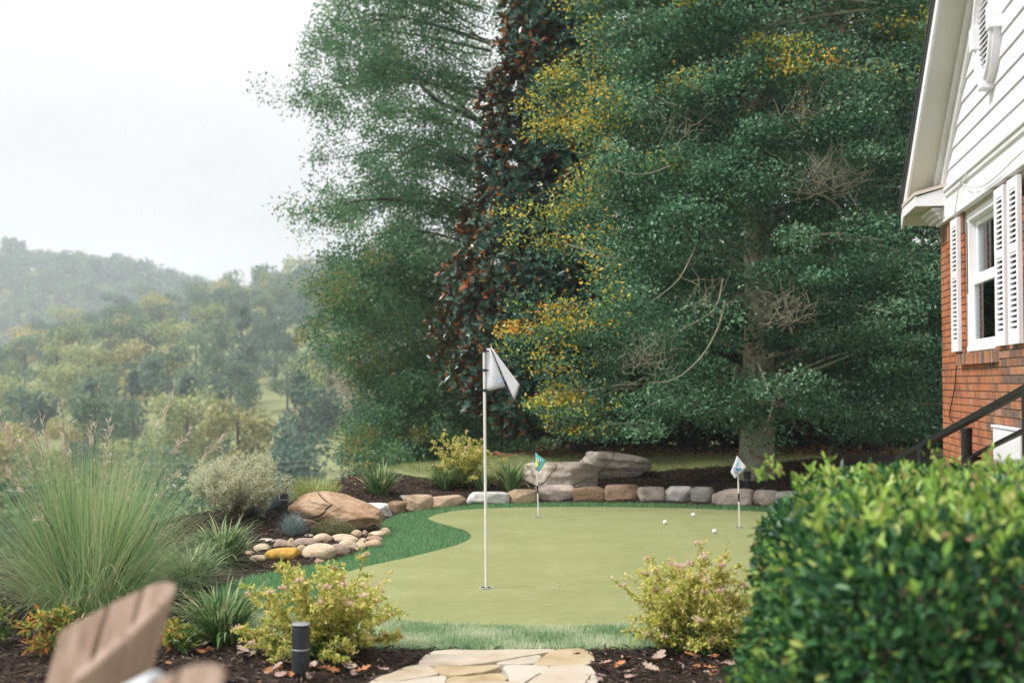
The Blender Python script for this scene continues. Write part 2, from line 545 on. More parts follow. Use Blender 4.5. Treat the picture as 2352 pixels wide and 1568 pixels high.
def rock(name, c, size, mat_, seed, parent=None, blocky=0.0, planes=4, rough=0.12, rot=0.0, tilt=0.0, sub=3, smooth=True, shape=None, layers=0.0):
    """boulder: noise-displaced ball, squared towards a block, cut by a few random planes, sitting on its base centre c"""
    rr = np.random.default_rng(seed)
    V, Fs = {3: ICO3, 4: ICO4, 5: ICO5}[sub]
    V = V.copy()
    if blocky:
        p = 2 + 8 * blocky
        V = V / (np.sum(np.abs(V) ** p, axis=1) ** (1 / p))[:, None]
    for _ in range(planes):
        n = unit(rr.normal(size=3)); n[2] *= 0.6; n = unit(n)
        d = 0.58 + 0.27 * rr.random()
        if blocky: d += 0.45 * min(1, blocky * 2.2) * (.6 + .4 * rr.random())
        over = V @ n - d
        V = V - np.where(over > 0, over, 0)[:, None] * n * 0.92
    nrm = unit(V)
    V = V + nrm * (rough * fbm(V, 1.1, seed))[:, None] + nrm * (rough * 0.35 * fbm(V, 3.3, seed + 3, 3))[:, None]
    if layers:
        V[:, 2] += layers * np.sin(V[:, 2] * 9 + 2.0 * V[:, 0] + seed) * 0.1
        nx = unit(V * np.array([1, 1, 0.01]))
        V += nx * (layers * 0.5 * np.sign(np.sin(V[:, 2] * 11 + 1.5 * V[:, 0])))[:, None] * 0.06
    if shape is not None: V = shape(V)
    V = V * (np.asarray(size) / 2)
    ct, st = math.cos(tilt), math.sin(tilt)
    V = V @ np.array([[ct, 0, -st], [0, 1, 0], [st, 0, ct]])
    cr_, sr_ = math.cos(rot), math.sin(rot)
    V = V @ np.array([[cr_, sr_, 0], [-sr_, cr_, 0], [0, 0, 1]])
    V[:, 2] -= V[:, 2].min()
    c = np.asarray(c, float)
    o = mesh_obj(name, V + c, Fs, mat_, parent, None if parent is not None else c, smooth)
    return o

# ================================================================== MATERIALS
M = {}
M['ground'] = mat('lawn_ground', [(0, (.09, .115, .036)), (.5, (.18, .205, .075)), (1, (.28, .28, .12))], .9, 1.4, 8, .6, 30)
gm, nt, out = new_mat('putting_turf')
b = nt.nodes.new('ShaderNodeBsdfPrincipled'); b.inputs['Roughness'].default_value = .95; b.inputs['Specular IOR Level'].default_value = .1
tc_ = nt.nodes.new('ShaderNodeTexCoord')
hs_ = []
for sc_, de_, st_ in ((130, 4, (1, .55, 1)), (14, 6, (.5, 1, 1)), (1.3, 4, (1, 1, 1))):
    mp_ = nt.nodes.new('ShaderNodeMapping'); mp_.inputs['Scale'].default_value = st_; nt.links.new(tc_.outputs['Object'], mp_.inputs['Vector'])
    n_ = nt.nodes.new('ShaderNodeTexNoise'); n_.inputs['Scale'].default_value = sc_; n_.inputs['Detail'].default_value = de_; n_.inputs['Roughness'].default_value = .7
    nt.links.new(mp_.outputs['Vector'], n_.inputs['Vector']); hs_.append(n_.outputs['Fac'])
a1 = nt.nodes.new('ShaderNodeMath'); a1.operation = 'MULTIPLY_ADD'; a1.inputs[1].default_value = .75; nt.links.new(hs_[0], a1.inputs[0])
a2 = nt.nodes.new('ShaderNodeMath'); a2.operation = 'MULTIPLY_ADD'; a2.inputs[1].default_value = .35; nt.links.new(hs_[1], a2.inputs[0]); nt.links.new(a2.outputs[0], a1.inputs[2])
a3 = nt.nodes.new('ShaderNodeMath'); a3.operation = 'MULTIPLY'; a3.inputs[1].default_value = .45; nt.links.new(hs_[2], a3.inputs[0]); nt.links.new(a3.outputs[0], a2.inputs[2])
rp = ramp(nt, [(.42, (.118, .135, .052)), (.62, (.178, .198, .082)), (.78, (.212, .228, .10)), (1, (.28, .29, .15))]); nt.links.new(a1.outputs[0], rp.inputs['Fac'])
nt.links.new(rp.outputs['Color'], b.inputs['Base Color'])
bp_ = nt.nodes.new('ShaderNodeBump'); bp_.inputs['Strength'].default_value = .5; bp_.inputs['Distance'].default_value = .006; nt.links.new(hs_[0], bp_.inputs['Height']); nt.links.new(bp_.outputs[0], b.inputs['Normal'])
nt.links.new(b.outputs[0], out.inputs['Surface']); M['green'] = gm
M['collar'] = mat('collar_turf', [(0, (.035, .10, .04)), (1, (.07, .16, .07))], .95, 60, 6, .6, 200, spec=.1)
M['mulch'] = mat('mulch_soil', [(0, (.012, .008, .006)), (.5, (.035, .023, .017)), (1, (.075, .05, .037))], .95, 22, 8, 1.0, 45, spec=.15)
M['patio'] = mat('patio_stone', [(0, (.35, .30, .23)), (1, (.5, .44, .36))], .85, 3, 6, .3, 20)
FLAG = [mat('flagstone_cream', [(0, (.30, .225, .135)), (.45, (.385, .325, .245)), (1, (.44, .395, .33))], .8, 2.6, 8, .5, 14),
        mat('flagstone_gold', [(0, (.25, .165, .075)), (.5, (.36, .28, .165)), (1, (.41, .355, .26))], .8, 3.0, 8, .5, 14),
        mat('flagstone_pale', [(0, (.31, .265, .205)), (.5, (.41, .365, .295)), (1, (.45, .41, .36))], .8, 2.2, 8, .5, 14)]
M['mortar_grey'] = mat('path_joint', [(0, (.22, .20, .17)), (1, (.36, .33, .29))], .95, 20, 6, .6, 60)
M['boulder_tan'] = mat('boulder_tan', [(0, (.20, .115, .06)), (.4, (.37, .235, .14)), (.7, (.47, .33, .22)), (1, (.55, .43, .32))], .85, 3.2, 10, 1.0, 7, crack=.9, crack_scale=1.1, stretch=(1, 1, 1.6), bump_dist=.07)
M['boulder_grey'] = mat('boulder_grey', [(0, (.24, .19, .15)), (.45, (.46, .39, .33)), (1, (.62, .56, .50))], .9, 3.0, 10, 1.0, 7, crack=.45, crack_scale=1.6, bump_dist=.07)
M['boulder_pale'] = mat('boulder_pale', [(0, (.26, .20, .15)), (.4, (.52, .45, .38)), (1, (.68, .62, .56))], .9, 2.6, 10, 1.0, 7, crack=.45, crack_scale=1.9, bump_dist=.07)
def stonemat(n, c, k=.55, sc=7):
    d = tuple(x * k for x in c); l = tuple(min(.8, x * 1.28) for x in c)
    return mat(n, [(0, d), (.5, c), (1, l)], .85, sc, 9, .9, 16, bump_dist=.035)
ST = {k: stonemat('stone_' + k, c) for k, c in dict(
    white=(.58, .545, .52), brown=(.25, .165, .10), tan=(.44, .32, .215), pink=(.50, .41, .36), grey=(.36, .335, .32),
    rust=(.34, .22, .155), cream=(.54, .42, .29), ochre=(.50, .29, .055), greybrown=(.33, .245, .195), dark=(.165, .12, .085)).items()}
M['bollard'] = mat('bollard_metal', [(0, (.028, .034, .036)), (1, (.045, .052, .054))], .45, 30, 4, .1, 90, metal=.3)
M['bollard_band'] = mat('bollard_band', (.33, .35, .36), .35, metal=.6)
M['bollard_top'] = mat('bollard_top', [(0, (.22, .23, .24)), (1, (.30, .31, .32))], .4, 30, metal=.5)
M['bollard_dark'] = mat('bollard_dark', (.012, .013, .013), .6)
M['pole_white'] = mat('pole_white', [(0, (.62, .60, .56)), (1, (.72, .70, .66))], .35, 6)
M['black'] = mat('black_plastic', (.012, .012, .013), .4)
M['ball'] = mat('golf_ball_white', (.80, .79, .80), .3, bump=.0)
M['cup'] = mat('cup_white', (.7, .69, .66), .5)
M['hole'] = mat('cup_dark', (.01, .012, .008), .9)
M['hem'] = mat('flag_hem', (.045, .05, .065), .8)
M['teal'] = mat('flag_teal', [(0, (.075, .30, .29)), (1, (.12, .40, .37))], .7, 20, spec=.2)
M['flag_blue'] = mat('flag_print_blue', (.03, .17, .38), .7)
M['flag_aqua'] = mat('flag_print_aqua', (.10, .36, .44), .7)
M['flag_yellow'] = mat('flag_print_yellow', (.72, .66, .16), .7)
M['flag_white'] = mat('flag_print_white', (.66, .72, .70), .7)
M['ink'] = mat('flag_print_ink', (.02, .07, .12), .7)
M['white_paint'] = mat('white_paint', [(0, (.70, .69, .715)), (.5, (.76, .75, .78)), (1, (.80, .785, .815))], .55, 2.5, 8, .08, 30)
M['siding'] = mat('siding_paint', [(0, (.68, .655, .72)), (.5, (.745, .72, .79)), (1, (.785, .76, .83))], .6, 1.6, 8, .10, 18, stretch=(1, 1, 4))
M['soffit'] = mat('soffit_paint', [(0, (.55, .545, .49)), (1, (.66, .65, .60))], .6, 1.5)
M['beige'] = mat('return_roof_paint', [(0, (.52, .45, .38)), (1, (.62, .56, .49))], .6, 6)
M['shingle'] = mat('roof_shingle', [(0, (.03, .03, .032)), (1, (.09, .088, .085))], .9, 12, 6, .6, 40)
M['drip'] = mat('drip_edge', (.07, .08, .085), .5)
M['mortar'] = mat('brick_mortar', [(0, (.40, .335, .27)), (1, (.56, .49, .42))], .95, 25, 6, .6, 80)
M['brick'] = mat('brick', [(0, (.135, .095, .075)), (.22, (.24, .11, .065)), (.45, (.36, .13, .06)), (.62, (.42, .18, .075)), (.82, (.34, .165, .105)), (1, (.32, .21, .165))], .85, 14, 8, .5, 40, rnd=1.15, stretch=(1, 1, .5))
M['slot'] = mat('louvre_gap', (.03, .035, .035), .8)
M['cable_white'] = mat('cable_white', (.62, .60, .58), .5)
M['cable'] = mat('cable_black', (.02, .015, .013), .6)
M['rail'] = mat('rail_black', [(0, (.008, .008, .009)), (1, (.014, .015, .016))], .42, 20, spec=.3)
M['wood'] = mat('chair_wood', [(0, (.18, .125, .09)), (.5, (.285, .20, .15)), (1, (.38, .29, .235))], .75, 5, 8, .3, 30, stretch=(6, 6, .8))
M['blanket'] = mat('blanket_pale', [(0, (.50, .54, .58)), (1, (.64, .67, .70))], .95, 30, 5, .3, 90)
M['pole_wood'] = mat('utility_pole_wood', [(0, (.30, .29, .27)), (1, (.45, .43, .40))], .9, 6)
M['wire'] = mat('wire_grey', (.25, .27, .28), .6)
M['bark_holly'] = mat('holly_bark', [(0, (.10, .075, .05)), (.3, (.25, .20, .14)), (.48, (.46, .43, .33)), (.60, (.28, .34, .23)), (.78, (.60, .565, .46)), (1, (.20, .14, .09))], .95, 6.5, 10, 1.0, 16, nrough=.7)
M['twig'] = mat('pale_twig', [(0, (.11, .105, .07)), (1, (.25, .235, .17))], .9, 12, 6, .5, 40)
M['bark'] = mat('dark_bark', [(0, (.03, .025, .02)), (1, (.10, .085, .07))], .95, 8, 8, .8, 25)
M['stem'] = mat('shrub_stem', [(0, (.13, .085, .04)), (1, (.26, .19, .10))], .9, 20)
gl, nt, out = new_mat('window_glass')
g1 = nt.nodes.new('ShaderNodeBsdfTransparent'); g1.inputs['Color'].default_value = (.80, .88, .88, 1)
g2 = nt.nodes.new('ShaderNodeBsdfGlossy'); g2.inputs['Roughness'].default_value = .03
fr_ = nt.nodes.new('ShaderNodeFresnel'); fr_.inputs['IOR'].default_value = 1.25
ms_ = nt.nodes.new('ShaderNodeMixShader')
nt.links.new(fr_.outputs[0], ms_.inputs[0]); nt.links.new(g1.outputs[0], ms_.inputs[1]); nt.links.new(g2.outputs[0], ms_.inputs[2]); nt.links.new(ms_.outputs[0], out.inputs['Surface']); M['glass'] = gl
M['curtain'] = mat('blind_fabric', [(0, (.55, .55, .56)), (1, (.70, .70, .70))], .9, 3, stretch=(20, 20, .2))

# ================================================================== GROUND, HAZE
th = np.concatenate((np.arange(-52, 52, .65), np.arange(52, 308, 4.0))) * math.pi / 180
rr_ = np.concatenate((np.arange(.4, 26, .3), np.geomspace(26, 1250, 100)))
TH, RR = np.meshgrid(th, rr_)
GX, GY = RR * np.sin(TH), RR * np.cos(TH)
GZ = gz(GX, GY) - 0.05
nr_, nt_ = GX.shape
V = np.concatenate((np.stack((GX, GY, GZ), -1).reshape(-1, 3), [(0, 0, float(gz(0, 0.01)) - .05)]))
ii, jj = np.meshgrid(np.arange(nr_ - 1), np.arange(nt_), indexing='ij')
q = np.stack((ii * nt_ + jj, (ii + 1) * nt_ + jj, (ii + 1) * nt_ + (jj + 1) % nt_, ii * nt_ + (jj + 1) % nt_), -1).reshape(-1, 4)[:, ::-1]
faces = [tuple(f) for f in q] + [(nr_ * nt_, j, (j + 1) % nt_)[::-1] for j in range(nt_)]
structure(mesh_obj('ground', V, faces, M['ground'], smooth=True))

hz, nt, out = new_mat('haze_air')
pv = nt.nodes.new('ShaderNodeVolumePrincipled')
pv.inputs['Color'].default_value = (.83, .885, .985, 1)
pv.inputs['Density'].default_value = 0.00058
pv.inputs['Anisotropy'].default_value = 0.15
nt.links.new(pv.outputs[0], out.inputs['Volume'])
hb = MB(); hb.box(-1300, 1300, -1300, 1300, -19, 135)
tag(hb.build('haze', hz), kind='stuff')

# ================================================================== TURF
GREEN_PX = [(985, 1188), (1030, 1175), (1100, 1168), (1200, 1164.5), (1350, 1163.5), (1500, 1165), (1650, 1169.5), (1740, 1174), (1850, 1184),
            (1950, 1215), (1990, 1265), (1960, 1330), (1860, 1385), (1730, 1415), (1600, 1428), (1450, 1433), (1300, 1437), (1150, 1436), (1000, 1431),
            (900, 1421), (825, 1400), (775, 1370), (760, 1340), (790, 1316), (850, 1298), (930, 1281), (1000, 1264), (1060, 1247), (1082, 1231), (1064, 1217), (1028, 1207), (998, 1198)]
COLLAR_PX = [(868, 1225), (884, 1196), (930, 1178), (1000, 1165.5), (1100, 1158), (1300, 1154.5), (1500, 1156), (1740, 1163), (1880, 1172), (2010, 1205),
             (2070, 1265), (2030, 1350), (1920, 1415), (1780, 1452), (1620, 1475), (1480, 1488), (1350, 1491), (1200, 1491.5), (1000, 1489.5), (860, 1487),
             (700, 1480), (590, 1460), (510, 1428), (478, 1392), (500, 1352), (560, 1326), (650, 1309), (720, 1296), (780, 1281), (838, 1262), (876, 1243)]
greenW = catmull([onz(x, y, .012)[:2] for x, y in GREEN_PX], 5)
collarW = catmull([onz(x, y, .006)[:2] for x, y in COLLAR_PX], 5)

def flat_sheet(name, poly, z, m, thick=0.0):
    bm = bmesh.new()
    vs_ = [bm.verts.new((p[0], p[1], z)) for p in poly]
    f = bm.faces.new(vs_)
    if f.normal.z < 0 or f.calc_area() == 0: pass
    bm.normal_update()
    if f.normal.z < 0: f.normal_flip()
    bmesh.ops.triangulate(bm, faces=bm.faces[:])
    me = bpy.data.meshes.new(name); bm.to_mesh(me); bm.free(); me.materials.append(m)
    o = bpy.data.objects.new(name, me)
    return link(o)
green = structure(flat_sheet('putting_green', greenW, .012, M['green']))
collar = structure(flat_sheet('turf_collar', collarW, .004, M['collar']))

M['blade'] = leafmat('turf_blade', [(0, (.085, .21, .08)), (.45, (.20, .37, .165)), (.7, (.50, .58, .37)), (1, (.74, .74, .55))], .6, .45)
rng = np.random.default_rng(11)
def sample_in(poly, n, excl=None, ylo=None, yhi=None):
    mn, mx = poly.min(0), poly.max(0)
    if ylo is not None: mn[1] = max(mn[1], ylo)
    if yhi is not None: mx[1] = min(mx[1], yhi)
    p = mn + (mx - mn) * rng.random((n, 2))
    k = in_poly(p[:, 0], p[:, 1], poly)
    if excl is not None: k &= ~in_poly(p[:, 0], p[:, 1], excl)
    return p[k]
P2 = np.vstack((sample_in(collarW, 130000, greenW, 7.2, 8.9), sample_in(collarW, 150000, greenW, 8.9)))
n = len(P2)
base = np.column_stack((P2, np.full(n, .003)))
blades('turf_blades', base, rng.random(n) * 6.283, rng.random(n) * .55, .02 + .018 * rng.random(n), .0035 + .002 * rng.random(n) + .0004 * base[:, 1],
       rng.random(n) * .5, M['blade'], parent=collar, seg=1, rng=rng,
       rnd=np.clip(.62 * rng.random(n) + np.where(base[:, 1] < 8.6, .34 + .22 * np.sin(base[:, 0] * 3.1 + base[:, 1] * 9) * np.sin(base[:, 0] * 7.7 - 2 * base[:, 1]), -.05), 0, 1))['kind'] = 'stuff'  # front strip paler: light caught by the blade tips, put into the colour

# ================================================================== FLAGSTONE PATH
def crop(cx, cy):        # coordinates measured in an enlarged view of the path
    return (799.7 + .4 * cx, 1467.6 + .4 * cy)
STONES = [
    [(492, 68), (800, 63), (1163, 58), (1158, 76), (1020, 98), (850, 130), (690, 148), (540, 156), (398, 147)],
    [(1180, 66), (1375, 60), (1392, 150), (1082, 150), (1110, 110)],
    [(862, 134), (1000, 108), (1106, 94), (1066, 140), (885, 146)],
    [(372, 152), (470, 160), (512, 205), (300, 240), (120, 250), (250, 195)],
    [(496, 162), (700, 158), (872, 154), (805, 188), (690, 205), (585, 212), (528, 200)],
    [(895, 156), (1020, 150), (1156, 160), (1085, 205), (1010, 250), (930, 240), (912, 200)],
    [(1170, 160), (1392, 158), (1396, 300), (1010, 300), (1030, 256), (1095, 208)],
    [(590, 218), (700, 210), (876, 196), (902, 240), (720, 246), (556, 248)],
    [(100, 256), (300, 246), (540, 214), (552, 252), (420, 320), (-40, 330)],
    [(560, 256), (905, 248), (990, 262), (985, 330), (440, 330)],
    [(1005, 310), (1398, 308), (1405, 420), (900, 420)],
    [(-60, 345), (420, 335), (690, 340), (640, 430), (-170, 440)],
    [(710, 342), (985, 342), (880, 430), (660, 432)],
]
pathroot = structure(bpy.data.objects.new('stone_path', None)); link(pathroot, None, onz(1150, 1530, 0))
for i, st in enumerate(STONES):
    pts = np.array([onz(*crop(*p), .02)[:2] for p in st])
    c = pts.mean(0)
    pts = catmull(pts, 3)
    rj = np.random.default_rng(i + 5)
    pts = pts + rj.normal(size=pts.shape) * .004
    inner = c + (pts - c) * .985
    top = .022 + .006 * rj.random()
    V = np.vstack((np.column_stack((pts, np.full(len(pts), -.03))), np.column_stack((pts, np.full(len(pts), top - .007))), np.column_stack((inner, np.full(len(pts), top)))))
    k = len(pts)
    area = sum(pts[a, 0] * pts[(a + 1) % k, 1] - pts[(a + 1) % k, 0] * pts[a, 1] for a in range(k))
    Fs = []
    for s_ in (0, 1):
        Fs += [(s_ * k + j, s_ * k + (j + 1) % k, (s_ + 1) * k + (j + 1) % k, (s_ + 1) * k + j) for j in range(k)]
    Fs.append(tuple(range(2 * k, 3 * k)))
    if area < 0: Fs = [f[::-1] for f in Fs]
    mesh_obj('flagstone', V, Fs, FLAG[i % 3], pathroot)
pathW = np.array([onz(*crop(*p), .0)[:2] for p in [(480, 66), (1385, 58), (1400, 300), (1412, 440), (-190, 455), (90, 255), (360, 150)]])
structure(flat_sheet('path_bed', pathW, -.002, M['mortar_grey']))

# patio near the camera (below the frame) that carries the chairs
pb = MB(); pb.box(-4.2, 3.0, -3.0, 3.75, .02, .105)
structure(pb.build('patio', M['patio'], bevel=.01))

# ================================================================== MULCH BEDS
cs = .068
gx, gy = np.meshgrid(np.arange(-6.6, 6.6, cs), np.arange(4.6, 20.2, cs))
def bed_mask(x, y, m=0.0):
    k = ~in_poly(x, y, collarW) | (poly_dist(x, y, collarW) < .04 - m)
    k &= ~in_poly(x, y, pathW) | (poly_dist(x, y, pathW) < .05)
    k &= (np.interp(y, EDGE_Y, EDGE_X) - x) < 0.35
    lawn = 18.3 + .25 * np.sin(x * 1.3) + .35 * np.clip((x - 1.5), -2, 1.5)
    k &= (y < lawn) | (x > 5.0)
    return k
mk = bed_mask(gx + cs / 2, gy + cs / 2)
hn_ = np.array([mnoise.fractal(Vector((a * 2.2, b * 2.2, .3)), .8, 2.0, 5) for a, b in zip(gx.ravel(), gy.ravel())]).reshape(gx.shape)
ccol = in_poly(gx, gy, collarW)
dcol = poly_dist(gx, gy, collarW)
mz = gz(gx, gy) + np.where(ccol, -.02, .012 + .018 * hn_ + .02 * np.clip(dcol, 0, .8)) 
dpath = np.where(in_poly(gx, gy, pathW), 0, poly_dist(gx, gy, pathW))
mz = np.where(dpath < .25, np.minimum(mz, gz(gx, gy) + .008 + .02 * dpath), mz)
ny_, nx_ = gx.shape
Vm = np.stack((gx, gy, mz), -1).reshape(-1, 3)
ii, jj = np.nonzero(mk[:-1, :-1])
q = np.stack((ii * nx_ + jj, ii * nx_ + jj + 1, (ii + 1) * nx_ + jj + 1, (ii + 1) * nx_ + jj), -1)
used = np.unique(q); remap = np.full(len(Vm), -1); remap[used] = np.arange(len(used))
bed = structure(mesh_obj('mulch_bed', Vm[used], remap[q], M['mulch'], smooth=True))

def mulch_z(x, y):
    fx = np.clip((x + 6.6) / cs, 0, nx_ - 2); fy = np.clip((y - 4.6) / cs, 0, ny_ - 2)
    i0, j0 = fy.astype(int), fx.astype(int); a, b = fy - i0, fx - j0
    return (mz[i0, j0] * (1 - a) * (1 - b) + mz[i0 + 1, j0] * a * (1 - b) + mz[i0, j0 + 1] * (1 - a) * b + mz[i0 + 1, j0 + 1] * a * b)

M['chip'] = leafmat('mulch_chip', [(0, (.012, .008, .006)), (.45, (.04, .026, .019)), (.8, (.09, .06, .044)), (.94, (.17, .115, .085)), (1, (.34, .25, .20))], .9, 0)
M['litter'] = leafmat('dry_leaf_litter', [(0, (.10, .04, .018)), (.5, (.22, .09, .035)), (1, (.36, .20, .10))], .85, .1)
def scatter_bed(n, x0, x1, y0, y1):
    p = np.column_stack((x0 + (x1 - x0) * rng.random(n), y0 + (y1 - y0) * rng.random(n)))
    k = bed_mask(p[:, 0], p[:, 1], .03)
    k &= ~(in_poly(p[:, 0], p[:, 1], collarW))
    return p[k]
P2 = np.vstack((scatter_bed(16000, -4.2, -.1, 5.6, 9.5), scatter_bed(9000, .2, 2.4, 5.6, 8.6), scatter_bed(13000, -4.2, -1.5, 9.5, 15.5), scatter_bed(16000, -3.2, 5.0, 15.0, 19.6)))
n = len(P2)
az = rng.random(n) * 6.283
A = np.column_stack((np.cos(az), np.sin(az), .28 * rng.normal(size=n)))
Nn = np.column_stack((.35 * rng.normal(size=(n, 2)), np.ones(n)))
L_ = (.025 + .05 * rng.random(n) ** 2) * (1 + .03 * P2[:, 1])
leaves('mulch_chips', np.column_stack((P2, mulch_z(P2[:, 0], P2[:, 1]) + .008)), A, Nn, L_, .006 + .009 * rng.random(n), M['chip'], bed, rng=rng)['kind'] = 'stuff'
P2 = np.vstack((scatter_bed(1500, -3.2, 5.0, 15.6, 19.6), scatter_bed(160, -4, 2.4, 5.6, 14)))
xx = np.column_stack((-1 + 8 * rng.random(1500), 20.4 + 3.2 * rng.random(1500)))
PL = np.vstack((np.column_stack((P2, mulch_z(P2[:, 0], P2[:, 1]) + .015)), np.column_stack((xx, gz(xx[:, 0], xx[:, 1]) - .02))))
n = len(PL); az = rng.random(n) * 6.283
leaves('leaf_litter', PL, np.column_stack((np.cos(az), np.sin(az), .3 * rng.normal(size=n))), np.column_stack((.5 * rng.normal(size=(n, 2)), np.ones(n))),
       np.where(PL[:, 1] > 18.9, .15, .045) * (.6 + .6 * rng.random(n)), np.where(PL[:, 1] > 18.9, .075, .025), M['litter'], bed, tmpl=LEAF6, rng=rng)['kind'] = 'stuff'

# thin mown grass on the lawn strip behind the bed
M['lawn_blade'] = leafmat('lawn_blade', [(0, (.16, .20, .06)), (.5, (.28, .33, .12)), (1, (.44, .45, .22))], .7, .4)
xx = np.column_stack((-2 + 8.5 * rng.random(42000), 18.2 + 5.0 * rng.random(42000)))
xx = xx[~bed_mask(xx[:, 0], xx[:, 1]) & ((np.interp(xx[:, 1], EDGE_Y, EDGE_X) - xx[:, 0]) < 1)]
n = len(xx)
tag(blades('lawn_grass', np.column_stack((xx, gz(xx[:, 0], xx[:, 1]) - .055)), rng.random(n) * 6.283, rng.random(n) * .6, .04 + .035 * rng.random(n), np.full(n, .012),
       rng.random(n) * .6, M['lawn_blade'], seg=1, rng=rng), 'short pale lawn grass strip between the mulch bed and the evergreens', None, None, 'stuff')

# ================================================================== STONE EDGING AND BOULDERS
edging = thing('stone_edging', 'low curved edging of rough pale and brown stones along the back of the putting turf', 'stone edging', onz(1450, 1156, 0))
for i, (x0, x1, yt, yb, c) in enumerate(EDG):
    zb = .0 if i != 2 else .13
    pl, pr = onz(x0, yb, zb), onz(x1, yb, zb)
    if i == 2: pl, pr = at(x0, yb, 15.6), at(x1, yb, 15.6)
    mid = (pl + pr) / 2
    Y = mid[1]
    w = (x1 - x0) / F * Y * 1.03; h = (yb - yt) / F * Y * 1.12
    dep = .26
    # follow the curve of the edging
    rot = math.atan2(*(np.array([wallline(mid[0] + .2) - wallline(mid[0] - .2), .4]))) * .8
    rock('stone', mid + np.array((0, dep * .42, -.02 if i != 2 else -.0)), (w, dep, h + (.02 if i != 2 else 0)), ST[c], 40 + i, edging, blocky=.7 if i != 2 else .3, planes=11, rough=.05, rot=rot, tilt=random.Random(i).uniform(-.05, .05), sub=4)

b = rock('boulder', gpt(762, 1226) + np.array((0, .34, -.06)), (.98, .80, .45), M['boulder_tan'], 19, sub=5, blocky=.10, planes=12, rough=.055, rot=-.18, layers=.45,
         shape=lambda V: np.column_stack((V[:, 0], V[:, 1], V[:, 2] * (1 - .22 * np.clip(V[:, 0], 0, 1)) - .10 * V[:, 0])))
tag(b, 'large tan sandstone boulder beside the heap of river stones', 'boulder')
pa = at(1290, 1114, 17.0)
b = rock('boulder', (pa[0], 17.35, float(gz(pa[0], 17.1)) - .06), (1.02, .62, .41), M['boulder_grey'], 15, sub=5, blocky=.35, planes=12, rough=.05, rot=.05, layers=.4)
tag(b, 'grey flat-topped boulder behind the stone edging and the teal flag', 'boulder')
pa = at(1412, 1092, 18.0)
b = rock('boulder', (pa[0] - .02, 18.2, float(gz(pa[0], 18.0)) - .06), (1.16, .62, .45), M['boulder_pale'], 23, sub=5, blocky=.2, planes=12, rough=.06, rot=.1, layers=.5,
         shape=lambda V: np.column_stack((V[:, 0], V[:, 1], V[:, 2] * (1 - .3 * np.clip(V[:, 0] + .2, -.3, 1.2)) + .25 * np.clip(-V[:, 0] - .35, 0, 1))))
tag(b, 'pale wedge-shaped boulder peaked at its left end, by the lawn strip', 'boulder')

def rc(cx, cy):
    return (545.7 + .192 * cx, 1034.9 + .192 * cy)
RIVER = [  # x0, x1, top, bottom (enlarged view), stone, lift, label
    (305, 750, 1170, 1335, 'ochre', 0, 'mustard yellow river stone, the most golden of the heap'),
    (745, 1170, 1120, 1325, 'cream', 0, 'largest cream river stone, at the front of the heap against the turf'),
    (1065, 1330, 1120, 1270, 'greybrown', 0, 'brownish river stone right of the largest cream one, along the turf'),
    (1195, 1425, 1065, 1220, 'cream', .0, 'round cream river stone in the middle of the row along the turf'),
    (1390, 1535, 1090, 1195, 'cream', 0, 'small cream river stone right of the round one, along the turf'),
    (1510, 1715, 1060, 1165, 'tan', 0, 'reddish tan river stone at the right end of the row along the turf'),
    (1530, 1740, 1030, 1095, 'rust', .01, 'flat brown river stone squeezed under the pale one at the right end'),
    (1545, 1755, 985, 1060, 'cream', .03, 'pale flat river stone just below the boulder\'s dark overhang'),
    (1690, 1825, 925, 1025, 'tan', 0, 'tan river stone standing apart at the right foot of the boulder'),
    (1345, 1480, 960, 1055, 'tan', .02, 'orange-tan rounded river stone below the boulder\'s crack'),
    (1480, 1545, 965, 1045, 'greybrown', .02, 'small pointed river stone under the boulder'),
    (1435, 1535, 1045, 1110, 'cream', .01, 'smallest cream river stone, in the second row'),
    (1110, 1430, 1010, 1115, 'cream', .0, 'long low cream river stone below the flowering ground cover'),
    (890, 1115, 995, 1125, 'cream', .0, 'smooth domed cream river stone in the second row'),
    (655, 950, 1035, 1180, 'greybrown', .0, 'large brown river stone left of the domed cream one'),
    (780, 900, 1015, 1060, 'pink', .03, 'flat pinkish river stone peeping out behind the large brown one'),
    (590, 695, 1085, 1230, 'cream', .06, 'upright pointed cream river stone standing behind the mustard one'),
    (690, 825, 1130, 1260, 'tan', .0, 'tilted tan river stone between the mustard and largest cream ones'),
    (170, 405, 1115, 1230, 'cream', .0, 'cream river stone behind the left end of the mustard one'),
    (215, 470, 1068, 1120, 'pink', .02, 'long flat pinkish river stone at the back left of the heap'),
    (400, 670, 1065, 1185, 'greybrown', .0, 'dark brown angular river stone at the back of the heap'),
    (125, 345, 1250, 1335, 'cream', 0, 'low cream river stone at the front left of the heap'),
    (55, 190, 1200, 1262, 'rust', 0, 'small brown river stone at the far left of the heap')]
for i, (x0, x1, yt, yb, c, lift, lab) in enumerate(RIVER):
    px0, py1 = rc(x0, yb); px1, py0 = rc(x1, yt)
    p = gpt((px0 + px1) / 2, py1)
    w = (px1 - px0) / F * p[1] * 1.04; h = (py1 - py0) / F * p[1] * 1.02
    dep = max(.12, min(.26, w * .75))
    up = i == 16
    o = rock('river_stone', p + np.array((0, dep * .4, -.015 + lift * .5)), (w, dep, h + .012), ST[c], 90 + i, blocky=.0, planes=2 if not up else 4, rough=.07,
             rot=random.Random(i).uniform(-.2, .2), tilt=random.Random(i + 50).uniform(-.12, .12) if i != 17 else -.5)
    tag(o, lab, 'stone', 'river stones heaped at the bed edge')

